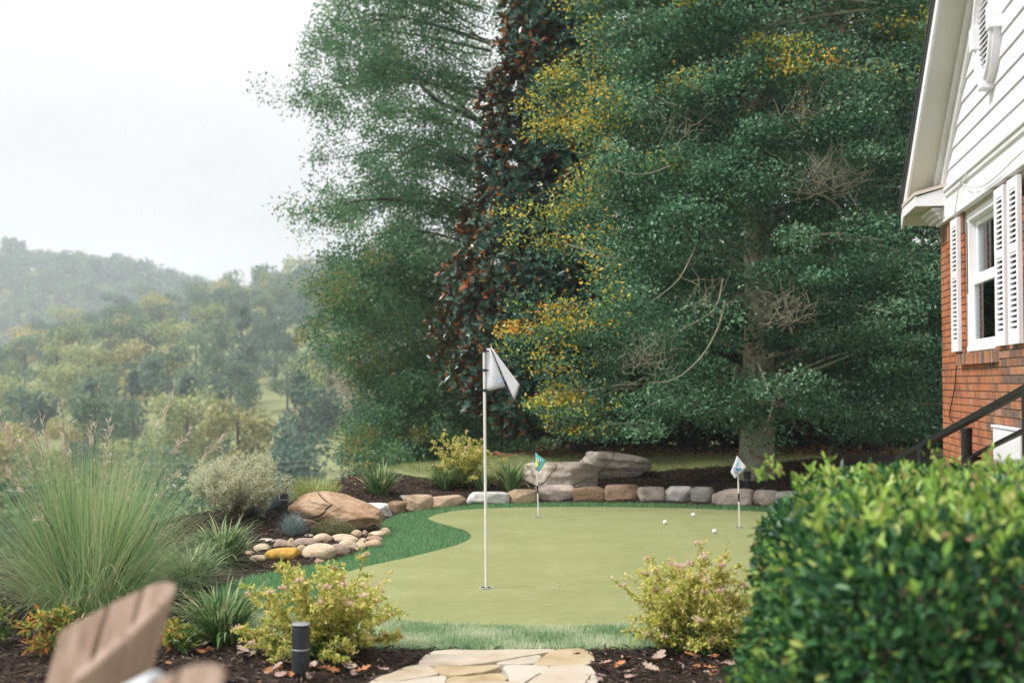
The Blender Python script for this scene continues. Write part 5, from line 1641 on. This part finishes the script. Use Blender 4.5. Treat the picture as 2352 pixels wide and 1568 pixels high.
# autumn tips: outer left boughs and a few patches near the top
cx_ = (P[:, 0] - HB_[0]); rel = np.hypot(cx_ / 1.02, (P[:, 1] - HB_[1]) / .8) / holly_R(P[:, 2])
patch = np.array([mnoise.noise(Vector((a * 1.7, b * 1.7, c * 1.7))) for a, b, c in C])[idx]
clr = np.array([rng.random() for _ in C])[idx]
left = np.clip((-cx_ - 1.95) / .75, 0, 1) * (P[:, 1] < HB_[1] + 1.2)
topb = np.clip((P[:, 2] - 5.35) / .4, 0, 1) * (P[:, 2] < 8) * (patch > .10) * .85
mid = ((patch > .27) & (P[:, 2] > 4.1) & (cx_ < .2)) * .75
ptip = np.clip(np.maximum(np.maximum(left * (.75 + .8 * patch), topb), mid), 0, .92) * (d[:, 2] > -.45) * np.clip((rel - .62) / .25, 0, 1)
tip = (rng.random(n) < ptip * (.5 + .6 * clr)).astype(float)
L_ = .049 + .020 * rng.random(n)
leaves('crown', P, A, Nl, L_, L_ * .56, M['holly'], holly, tip=tip, rng=rng, rnd=np.clip(.62 * rng.random(n) + .55 * clr - .10 + .1 * d[:, 2], 0, 1))
mb = MB()
b0 = HB_ + (0, 0, -.1)
prof = [(0, .36), (.12, .27), (.35, .235), (.8, .225), (1.3, .22), (2.2, .20), (3.6, .165), (5.5, .12), (7.5, .075), (9.5, .03)]
ang = np.arange(16) * 2 * math.pi / 16
rows = []
for i, (z, r_) in enumerate(prof):
    wob = np.array([1 + .09 * math.sin(3 * a + 1.1) + .07 * math.sin(5 * a + z) + (.12 * max(0, math.sin(4 * a)) if z < .3 else 0) for a in ang])
    cxo, cyo = .05 * math.sin(z * .8), .04 * math.cos(z * .7)
    rows.append(np.column_stack((b0[0] + cxo + r_ * wob * np.cos(ang), b0[1] + cyo + r_ * wob * np.sin(ang), np.full(16, b0[2] + z))))
V = np.vstack(rows)
Fs = [(i * 16 + j, i * 16 + (j + 1) % 16, (i + 1) * 16 + (j + 1) % 16, (i + 1) * 16 + j) for i in range(len(prof) - 1) for j in range(16)]
mb.add(V, Fs)
smooth_by_angle(mb.build('trunk', M['bark_holly'], holly), 60)
mb = MB()
order = rng.permutation(len(C))[:120]
for i in order:
    c = C[i]; z0 = max(1.0, c[2] - rng.uniform(.2, 1.0)); s0 = np.array((HB_[0] + .05, HB_[1], z0 + .3))
    mid_ = (s0 + c) / 2 + np.array((0, 0, .2)) + .15 * rng.normal(size=3)
    limb(mb, [s0, mid_, c], rng.uniform(.02, .05), .008, 5, 4)
mb.build('limbs', M['bark_holly'], holly)
# bare pale boughs and twig tangles on the near face of the crown
mb = MB()
def spray(px, py, Y, w, nb, seed, flat=.5):
    rg = np.random.default_rng(seed); c0 = at(px, py, Y + .12)
    for k in range(nb):
        a = rg.uniform(-2.9, .2) * -1; L = w * rg.uniform(.4, 1)
        p_ = c0 + .16 * rg.normal(size=3) * np.array((1, .6, .7)); pts = [p_]
        dd_ = np.array((math.cos(a), rg.normal() * .3, math.sin(a) * flat + .15))
        for s_ in range(4):
            dd_ = unit((dd_ + .35 * rg.normal(size=3) + np.array((0, 0, .12)))[None])[0]; pts.append(pts[-1] + dd_ * L / 4)
        mb.tube(np.array(pts), np.linspace(.0042, .0014, 5), 4, False)
for (px, py, Y, w, nb) in ((1895, 425, 14.9, .55, 120), (1800, 720, 14.75, .40, 80), (1480, 835, 14.9, .40, 70), (1560, 300, 15.1, .5, 30), (1850, 270, 15.0, .6, 40), (1620, 690, 14.8, .4, 30)):
    spray(px, py, Y, w, nb, int(px + py))
for pts, r0 in (([(1665, 690, 15.4), (1650, 750, 15.0), (1610, 820, 14.8), (1550, 870, 14.7), (1490, 878, 14.75)], .022), ([(1660, 640, 15.2), (1640, 710, 14.9), (1560, 760, 14.8)], .018),
                ([(1600, 560, 15.3), (1560, 640, 14.9), (1500, 690, 14.8)], .016),
               
                ([(1300, 560, 15.2), (1380, 585, 15.1), (1460, 600, 15.2)], .014), ([(1540, 380, 15.2), (1480, 400, 15.0), (1400, 390, 15.0)], .014), ([(1930, 480, 15.2), (1890, 450, 15.0), (1800, 440, 15.0)], .016)):
    limb(mb, [at(q[0], q[1], q[2] + .12) for q in pts], r0 * .8, r0 * .28, 6, 5)
mb.build('bare_twigs', M['twig'], holly)['kind'] = 'stuff'

# ---- magnolias: large glossy leaves, rusty undersides
M['magnolia'] = leafmat('magnolia_leaf', [(0, (.018, .05, .038)), (.5, (.042, .105, .078)), (.95, (.085, .165, .125)), (1, (.20, .17, .04))], .25, .08, back=(.20, .065, .018), spec=.6,
                        tips=[(0, (.24, .07, .018)), (1, (.34, .12, .03))])
M['added_shrub_leaf'] = M['magnolia']
def magnolia(label, base, prof, seed, nclump, rust_fn=None, sq=(1, 1), front=True, leafL=.185, side=False):
    rg = np.random.default_rng(seed)
    t = thing('magnolia_tree', label, 'tree', base, 'magnolias behind the big evergreen')
    zz = [p[0] for p in prof]; rr2 = [p[1] for p in prof]
    C, O = [], []
    while len(C) < nclump:
        z = rg.uniform(zz[0], zz[-1]); a = rg.random() * 6.283
        if front and math.sin(a) > .35 and rg.random() < .75: continue
        if side and math.cos(a) > .25 and rg.random() < .85: continue
        f = rg.uniform(.72, 1.03) if rg.random() < .75 else rg.uniform(.25, .72)
        r_ = np.interp(z, zz, rr2) * f * (1.04 + .30 * mnoise.noise(Vector((math.cos(a) * 2, math.sin(a) * 2 + seed, z * 1.1))))
        C.append((base[0] + r_ * math.cos(a) * sq[0], base[1] + r_ * math.sin(a) * sq[1], base[2] + z))
        O.append((math.cos(a), math.sin(a), rg.uniform(.0, .9)))
    C, O = np.array(C), unit(np.array(O))
    k = 11
    n = nclump * k
    Cr, Or = np.repeat(C, k, 0), np.repeat(O, k, 0)
    ph = np.tile(np.arange(k) * 2.4, nclump) + np.repeat(rg.random(nclump) * 6.28, k)
    s1 = unit(np.cross(Or, np.array((.01, .02, 1.0)))); s2 = np.cross(Or, s1)
    radial = np.cos(ph)[:, None] * s1 + np.sin(ph)[:, None] * s2
    open_ = rg.uniform(.45, 1.15, n)[:, None]
    A = unit(Or * np.cos(open_) + radial * np.sin(open_) + .15 * rg.normal(size=(n, 3)))
    Nl = unit(Or * np.sin(open_) - radial * np.cos(open_) + .25 * rg.normal(size=(n, 3)))
    P = Cr - Or * (.06 * rg.random(n))[:, None]
    tip = np.zeros(n)
    if rust_fn is not None: tip = (rg.random(n) < np.repeat(rust_fn(C, rg), k)).astype(float)
    L_ = leafL * (.65 + .5 * rg.random(n))
    leaves('crown', P, A, Nl, L_, L_ * .42, M['magnolia'], t, tmpl=LEAF6, tip=tip, rng=rg)
    mb = MB()
    base = np.asarray(base)
    limb(mb, [base + (0, 0, -.2), base + (.05, 0, zz[-1] * .5), base + (0, 0, zz[-1] * .97)], .22, .03, 10)
    for i in rg.permutation(nclump)[:int(nclump * .22)]:
        c = C[i]; s0 = np.array((base[0], base[1], base[2] + max(.3, (c[2] - base[2]) * .8)))
        mb.tube(np.array([s0, (s0 + c) / 2 + (0, 0, .1), c]), [.035, .02, .008], 5, False)
    mb.build('trunk', M['bark'], t)
    return t
bm_ = at(1335, 1045, 21.5); bm_[2] = float(gz(bm_[0], bm_[1]))
def rustA(C, rg):
    left = np.clip((bm_[0] - C[:, 0] - .9) / .8, 0, 1)
    nz_ = np.array([mnoise.noise(Vector(tuple(c * 1.1))) for c in C])
    return np.clip(.04 + .14 * left + 1.4 * np.clip(nz_ - .3, 0, 1), 0, .8)
magnolia('dark columnar magnolia with rust-brown leaf undersides beside the orange-tipped tree', bm_,
         [(.25, 1.4), (.8, 1.9), (1.6, 2.3), (2.4, 2.3), (3.3, 2.1), (4.6, 1.75), (6.2, 1.5), (8.5, 1.15), (10.5, .6), (11.5, .1)], 501, 3900, rustA, side=True)
bm2 = at(1600, 1045, 22.6); bm2[2] = float(gz(bm2[0], bm2[1]))
magnolia('dark magnolia whose low skirt shows under the big evergreen, left of its trunk', bm2, [(.15, 1.7), (1.0, 2.1), (2.4, 2.2), (4.5, 1.9), (7, 1.3), (9, .3)], 502, 1500, lambda C, rg: np.full(len(C), .05))
bm3 = at(2010, 1045, 21.6); bm3[2] = float(gz(bm3[0], bm3[1]))
magnolia('dark magnolia whose low skirt shows right of the big trunk, beside the house', bm3, [(.15, 1.7), (1.0, 2.2), (2.6, 2.3), (5, 2.0), (8, 1.5), (10, .3)], 503, 1800, lambda C, rg: np.full(len(C), .06))

# ---- generic leafy tree for the added backdrop that stops light leaking between the evergreens
def leafy_tree(name, label, base, h, rad, nc, per, leafL, m, seed, cat='tree', group=None, low=.12, parent_only=False, flat=.75, trunk_r=.2):
    rg = np.random.default_rng(seed)
    t = thing(name, label, cat, base, group)
    C, RD = [], []
    for k in range(nc):
        z = rg.uniform(low, 1); a = rg.random() * 6.283
        f = rg.uniform(.5, 1) if rg.random() < .8 else rg.uniform(0, .5)
        r_ = rad * math.sin(min(1, (z - low) / (1 - low) * .93 + .12) * math.pi) ** .6 * f
        s_ = rad * rg.uniform(.16, .30)
        C.append((base[0] + r_ * math.cos(a), base[1] + r_ * math.sin(a), base[2] + z * h)); RD.append((s_, s_, s_ * flat))
    P, d, idx = clump_points(rg, C, RD, per)
    n = len(P)
    leaves('crown', P, unit(d * .4 + .8 * rg.normal(size=(n, 3))), unit(d * .7 + .6 * rg.normal(size=(n, 3)) + np.array((0, 0, .5))), leafL * (.6 + .7 * rg.random(n)), leafL * .6, m, t, rng=rg)
    mb = MB(); base = np.asarray(base)
    limb(mb, [base + (0, 0, -.3), base + (rg.normal() * .1, rg.normal() * .1, h * .5), base + (rg.normal() * .2, rg.normal() * .2, h * .93)], trunk_r, trunk_r * .15, 7, 3)
    for i in rg.permutation(nc)[:max(4, nc // 6)]:
        c = np.array(C[i]); s0 = base + np.array((0, 0, max(h * .2, (c[2] - base[2]) * .75)))
        mb.tube(np.array([s0, (s0 + c) / 2 + (0, 0, .03 * h), c]), [trunk_r * .35, trunk_r * .2, trunk_r * .06], 5, False)
    mb.build('trunk', M['bark'], t)
    return t
M['dark_leaf'] = leafmat('dark_leaf', [(0, (.012, .035, .018)), (.6, (.03, .075, .035)), (1, (.07, .13, .06))], .55, .25)
for i, (px, Yd, h_, r_, lab) in enumerate(((1480, 29, 9.5, 3.6, 'added dark tree blocking sky in the gap behind the left magnolias'), (1850, 30, 11, 4.2, 'added dark tree blocking sky directly behind the big evergreen'), (2230, 27, 9.5, 3.4, 'added dark tree blocking sky behind the house corner'))):
    b_ = at(px, 1045, Yd); b_[2] = float(gz(b_[0], b_[1]))
    leafy_tree('added_tree', lab, b_, h_, r_, 150, 150, .16, M['dark_leaf'], 520 + i, group='added dark trees behind the magnolias', low=.02)  # added trees keep the sky from showing through the evergreens

ORD = ['first', 'second', 'third', 'fourth', 'fifth', 'sixth', 'seventh', 'eighth', 'ninth']
for i, px in enumerate((1330, 1450, 1560, 1665, 1780, 1890, 2000, 2110, 2220)):
    b_ = at(px, 1045, 23.6 + .5 * (i % 2)); b_[2] = float(gz(b_[0], b_[1])) - .05
    rg = np.random.default_rng(540 + i)
    leafy_tree('added_shrub', ORD[i] + ' added dark shrub from the left, blocking light under the evergreens', b_, rg.uniform(1.7, 2.3), .95, 46, 130, .13, M['added_shrub_leaf'], 560 + i, 'shrub', 'added dark shrubs under the evergreens', low=.0, trunk_r=.03)  # added row hides bright ground beyond and keeps it dark under the trees
# ---- big airy oak at the left of the evergreens
rng = np.random.default_rng(33)
M['oak'] = leafmat('oak_leaf', [(0, (.03, .095, .046)), (.5, (.08, .195, .092)), (.85, (.16, .295, .135)), (1, (.32, .39, .15))], .45, .4,
                   tips=[(0, (.16, .17, .05)), (1, (.34, .29, .09))])
OB = at(1185, 1000, 28.5); OB[2] = float(gz(OB[0], OB[1])) - .3
oak = thing('oak_tree', 'tall airy oak with drooping boughs against the white sky, left of the magnolia', 'tree', OB)
BO = [  # start px, tip px, foliage half height (px), density
    ((1120, -160), (800, -190), 40, .8), ((1120, -80), (760, -90), 40, .9), ((1120, 20), (738, -20), 32, 1), ((1130, 80), (722, 62), 26, 1), ((1130, 130), (690, 128), 26, .9), ((1130, 200), (652, 226), 20, .9), ((1130, 240), (800, 205), 26, .8),
    ((1135, 300), (790, 300), 22, .8), ((1140, 350), (728, 372), 20, .75), ((1140, 380), (860, 420), 22, .6), ((1140, 440), (672, 492), 22, .85), ((1145, 480), (760, 520), 24, .85),
    ((1150, 530), (800, 565), 28, .9), ((1150, 600), (720, 640), 34, 1.1), ((1150, 650), (712, 690), 30, 1.2), ((1150, 700), (705, 755), 32, 1.2), ((1150, 760), (770, 820), 36, 1.2),
    ((1155, 810), (790, 880), 38, 1.2), ((1155, 870), (830, 950), 40, 1.2), ((1160, 930), (800, 1010), 36, 1.15), ((1165, 980), (770, 1050), 30, .9), ((1170, 1010), (850, 1085), 30, 1.1),
    ((1190, 1010), (960, 1100), 34, 1.1), ((1195, 960), (1225, 1050), 30, 1.0), ((1190, 880), (1240, 960), 40, 1.0)]
C, RD, TI = [], [], []
mbo = MB()
for bi, (s_, e_, hh, den) in enumerate(BO):
    for rep in range(4):
        Y0 = 28.5 + rng.uniform(-.4, .4); Y1 = 28.5 + rng.uniform(-4.2, 3.5)
        sc_ = rng.uniform(.78, 1.03) if rep else 1.0
        ex = s_[0] + (e_[0] - s_[0]) * sc_ + rng.normal() * 8; ey = s_[1] + (e_[1] - s_[1]) * sc_ + rng.normal() * (10 if rep == 0 else 34)
        q0 = at(s_[0] + rng.normal() * 20, s_[1] + rng.uniform(-20, 95), Y0); q2 = at(ex, ey, Y1)
        q1 = q0 * .42 + q2 * .58 + np.array((0, 0, .25 + .5 * rng.random()))
        pts = catmull([q0, q1, q2], 10, False)
        mbo.tube(pts, np.linspace(.042 if rep == 0 else .020, .005, len(pts)), 5, False)
        nC = int(12 * den)
        for k in range(nC):
            f = rng.uniform(.12, 1.0) ** .8
            c = pts[min(len(pts) - 1, int(f * (len(pts) - 1)))] + rng.normal(size=3) * np.array((.25, .45, hh / 100 * .50))
            r_ = rng.uniform(.26, .62)
            C.append(c); RD.append((r_, r_, r_ * rng.uniform(.6, 1.0))); TI.append(1 if (s_[1] > 560 and rng.random() < .10 + .22 * (f > .8)) else 0)
for k in range(-70, 430):                      # fuller foliage low on the tree and towards the stem
    if k < 0: px_, py_ = rng.uniform(840, 1215), rng.uniform(1035, 1105)
    elif k < 280: px_, py_ = rng.uniform(770, 1200), rng.uniform(560, 1090)
    elif k < 390: px_, py_ = rng.uniform(850, 1190), rng.uniform(-120, 290)
    else: px_, py_ = rng.uniform(1010, 1200), rng.uniform(280, 600)
    if px_ < 830 and py_ > 860 and k >= 0: continue
    C.append(at(px_, py_, rng.uniform(26.5, 31.5) if k >= 0 else 28)); r_ = rng.uniform(.4, .8); RD.append((r_, r_, r_ * .65)); TI.append(1 if py_ > 600 and rng.random() < .1 else 0)
C, RD, TI = np.array(C), np.array(RD), np.array(TI)
P, d, idx = clump_points(rng, C, RD, 112, .2)
n = len(P)
tip = (TI[idx] * (rng.random(n) < .7)).astype(float)
leaves('crown', P, unit(d * .4 + .7 * rng.normal(size=(n, 3)) + np.array((-.2, 0, -.25))), unit(.7 * rng.normal(size=(n, 3)) + np.array((0, 0, .8))), .07 + .045 * rng.random(n), .042, M['oak'], oak, tip=tip, rng=rng, rnd=np.clip(.6 * rng.random(n) + .5 * rng.random(len(C))[idx] - .05, 0, 1))
limb(mbo, [OB, at(1215, 700, 28.5), at(1205, 250, 28.5), at(1190, -200, 28.5)], .42, .08, 10, 6)
limb(mbo, [at(1165, 330, 28.3), at(1080, 265, 28.0), at(1010, 235, 27.8), at(960, 190, 27.6)], .10, .03, 7, 5)
limb(mbo, [at(1160, 620, 28.3), at(1090, 610, 28.0), at(1010, 600, 27.6)], .07, .03, 7, 5)
mbo.build('trunk', M['bark'], oak)

# ================================================================== WOODED HILLS
def crown_proto(seed, kind, nl, leafL):
    """unit tree: height 1, radius about .36; returns leaf P, A, N, sizes"""
    rg = np.random.default_rng(seed)
    C, RD = [], []
    nb = {'round': 16, 'tall': 14, 'cone': 18}[kind]
    for k in range(nb):
        a = rg.random() * 6.283
        if kind == 'round': z = rg.uniform(.32, .92); r_ = .30 * math.sin(math.pi * min(1, (z - .15) / .95)) ** .7 * rg.uniform(.4, 1); s_ = rg.uniform(.11, .17)
        elif kind == 'tall': z = rg.uniform(.22, .93); r_ = .20 * math.sin(math.pi * min(1, (z - .1) / .98)) ** .6 * rg.uniform(.4, 1); s_ = rg.uniform(.09, .14)
        else: z = rg.uniform(.15, .95); r_ = .26 * (1 - z) * rg.uniform(.4, 1); s_ = .04 + .11 * (1 - z)
        C.append((r_ * math.cos(a), r_ * math.sin(a), z)); RD.append((s_, s_, s_ * .75))
    P, d, idx = clump_points(rg, C, RD, nl // nb, .55)
    n = len(P)
    return P, unit(d * .3 + .8 * rg.normal(size=(n, 3))), unit(d + .9 * unit(P - np.array((0, 0, .5))) + .35 * rg.normal(size=(n, 3)) + np.array((0, 0, .3))), leafL * (.6 + .8 * rg.random(n)), rg.random(n)
WOOD = {'green': [(0, (.05, .105, .06)), (.5, (.10, .18, .10)), (1, (.18, .26, .135))],
        'deep': [(0, (.028, .08, .055)), (.5, (.062, .13, .088)), (1, (.115, .19, .115))],
        'lime': [(0, (.13, .19, .065)), (.5, (.235, .29, .11)), (1, (.36, .38, .16))],
        'yellow': [(0, (.20, .21, .075)), (.5, (.36, .34, .13)), (1, (.50, .44, .20))],
        'brown': [(0, (.15, .135, .085)), (.5, (.26, .22, .14)), (1, (.39, .32, .21))]}
WM = {k: leafmat('wood_' + k, v, .6, .35, objrand=.5) for k, v in WOOD.items()}
WLAB = {'green': 'mid-green broadleaf tree in the wood on the hazy hillside', 'deep': 'dark green tree in the wood on the hazy hillside', 'lime': 'yellow-green tree in the wood on the hazy hillside',
        'yellow': 'yellow autumn tree in the wood on the hazy hillside', 'brown': 'brownish thinning tree in the wood on the hazy hillside'}
protos = []
for i, (kind, colk) in enumerate([('round', 'green'), ('round', 'green'), ('tall', 'green'), ('round', 'deep'), ('cone', 'deep'), ('round', 'lime'), ('tall', 'lime'), ('tall', 'yellow'), ('round', 'yellow'), ('round', 'brown')]):
    P, A, Nn, Ls, rn = crown_proto(600 + i, kind, 2100, .034)
    t = thing('woodland_tree', WLAB[colk], 'tree', (0, 0, 0), 'trees of the wooded hillside')
    leaves('crown', P, A, Nn, Ls, Ls * .8, WM[colk], t, rnd=rn)
    mb = MB(); mb.tube(np.array([(0, 0, -.08), (.005, 0, .4), (0, .005, .85)]), [.022, .016, .004], 6, False)
    for k in range(5):
        a_ = k * 1.3; mb.tube(np.array([(0, 0, .3 + .09 * k), (.12 * math.cos(a_), .12 * math.sin(a_), .45 + .09 * k)]), [.008, .003], 4, False)
    mb.build('trunk', M['bark'], t)
    protos.append((t, colk, (P, A, Nn, Ls, rn)))
rng = np.random.default_rng(8)
cand = []
for k in range(9000):
    pxr = rng.uniform(-220, 1120); a_ = (pxr - CX) / F
    yy = math.sqrt(rng.uniform(80 ** 2, 600 ** 2)) if k % 6 else rng.uniform(22, 82)
    if yy > np.interp(a_, NPX, NRC) + 12: continue
    x = a_ * yy
    if yy < 82 and (x > np.interp(yy, EDGE_Y, EDGE_X) - 3.5 or pxr > 860): continue
    sp_ = 8.0 + .008 * yy if yy > 82 else (4.6 if yy > 45 else 2.6)
    if all((x - c[0]) ** 2 + (yy - c[1]) ** 2 > sp_ ** 2 for c in cand): cand.append((x, yy))
cand.sort(key=lambda c: c[1])
def pick(x, y):
    v = mnoise.noise(Vector((x * .035, y * .02, 1.5))) + .35 * rng.normal()
    f = 1 - sstep(y, 260, 480)
    v += .16 * (1 - sstep(y, 120, 260))
    if v < -.38: return rng.choice([3, 4, 3])
    if v < .16: return rng.choice([0, 1, 2, 3, 0])
    if v < .40: return rng.choice([5, 6, 5, 9])
    return rng.choice([7, 8, 6, 5]) if f > .1 or rng.random() < .35 else rng.choice([0, 1, 9])
first = set(); nind = 0; rest = []
for (x, y) in cand:
    i = int(pick(x, y)); z = float(gz(x, y)) - .4
    h_ = rng.uniform(10, 16.5); sw = rng.uniform(.85, 1.15); rz = rng.random() * 6.283
    if y < 110: h_ = rng.uniform(6, 9.5)
    if y < 82: h_ = float(np.clip(-.9 - z + rng.uniform(-.3, .6), 1.1, 5.6)); sw = rng.uniform(1.0, 1.5)
    if nind < 298:
        t = protos[i][0] if i not in first else copy_tree(protos[i][0])
        first.add(i)
        t.location = (x, y, z); t.scale = (h_ * sw, h_ * sw, h_); t.rotation_euler = (0, 0, rz); nind += 1
        ppx = CX + F * x / y
        side_ = 'above the feathery grass' if ppx < 330 else ('above the silvery shrub' if ppx < 660 else ('left of the oak' if ppx < 800 else 'half hidden behind the oak'))
        lvl_ = 'at the foot of' if y < 150 else ('low on' if y < 230 else 'midway up')
        t['label'] = '%s %s the wooded hillside, %s' % (WLAB[protos[i][1]].split(' in the wood')[0], lvl_, side_)
    else: rest.append((i, x, y, z, h_, sw, rz))
for i in range(len(protos)):
    if i not in first:
        t = protos[i][0]; t.location = (-20 - 8 * i, 95, float(gz(-20 - 8 * i, 95)) - .4); t.scale = (10, 10, 9)
# the wood farther up and the far ridge: masses
for k in range(2600):
    pxr = rng.uniform(-220, 700); a_ = (pxr - CX) / F
    yy = rng.uniform(600, 885)
    if len(rest) > 1150: break
    x = a_ * yy
    rest.append((int(rng.choice([0, 3, 3, 4, 2])), x, yy, float(gz(x, yy)) - .5, rng.uniform(10, 15), rng.uniform(1.0, 1.35), rng.random() * 6.283))
# a taller stand on the far ridge at the left
for k in range(9):
    x = (rng.uniform(-60, 70) - CX) / F * 868; rest.append((0, x, 868, float(gz(x, 868)) - .5, rng.uniform(22, 27), .75, rng.random() * 6.283))
def mass(name, label, items, keep_near, keep_far):
    groups = {}
    PP, AA, NN, LL, RN, MI = [], [], [], [], [], []
    keys = list(WOOD)
    for (i, x, y, z, h_, sw, rz) in items:
        P, A, Nn, Ls, rn = protos[i][2]
        kp = keep_near if y < 590 else keep_far
        sel = rng.permutation(len(P))[:kp]
        c_, s_ = math.cos(rz), math.sin(rz); Rm = np.array([[c_, s_, 0], [-s_, c_, 0], [0, 0, 1]])
        sc_ = np.array((h_ * sw, h_ * sw, h_))
        PP.append(P[sel] @ Rm * sc_ + np.array((x, y, z))); AA.append(A[sel] @ Rm); NN.append(Nn[sel] @ Rm)
        LL.append(Ls[sel] * h_ * math.sqrt(2100 / kp) * .95); RN.append(np.clip(rn[sel] + rng.uniform(-.25, .25), 0, 1)); MI.append(np.full(kp, keys.index(protos[i][1])))
    PP, AA, NN, LL, RN, MI = map(np.concatenate, (PP, AA, NN, LL, RN, MI))
    o = leaves(name, PP, AA, NN, LL, LL * .8, WM['green'], None, None, rnd=RN)
    for k in keys[1:]: o.data.materials.append(WM[k])
    o.data.polygons.foreach_set('material_index', np.repeat(MI, 2).astype(np.int32))
    tag(o, label, None, None, 'stuff')
mass('distant_wood', 'hazy wood covering the upper slopes and the far ridge', rest, 340, 160)

# utility pole and wires down in the valley
pp = at(1206, 1075, 62.0); pz = float(gz(pp[0], pp[1]))
t = thing('utility_pole', 'pale utility pole seen in the gap behind the teal flag', 'utility pole', (pp[0], pp[1], pz))
ptop = at(1206, 985, 62.0)
mb = MB(); mb.tube([(pp[0], pp[1], pz - .3), ptop], [.16, .12], 10); smooth_by_angle(mb.build('pole', M['pole_wood'], t))
mb = MB(); mb.box(ptop[0] - .9, ptop[0] + .9, ptop[1] - .06, ptop[1] + .06, ptop[2] - .5, ptop[2] - .38); mb.build('crossarm', M['pole_wood'], t)
for i, (xa, ya, xb, yb) in enumerate(((330, 1062, 1206, 1000), (330, 1078, 1206, 1008), (640, 1108, 1206, 1050))):
    a, b_ = at(xa, ya, 72), at(xb, yb, 62)
    mb = MB(); s_ = np.linspace(0, 1, 16)[:, None]
    mb.tube(a + (b_ - a) * s_ + np.array((0, 0, -1.0)) * (4 * s_ * (1 - s_)) * .5, .009, 4, False)
    tag(mb.build('power_line', M['wire'], None, a), ['topmost thin wire crossing the valley left of the flag', 'middle thin wire crossing the valley left of the flag', 'lowest thin wire crossing the valley behind the tan boulder'][i], 'wire', 'power lines over the valley')
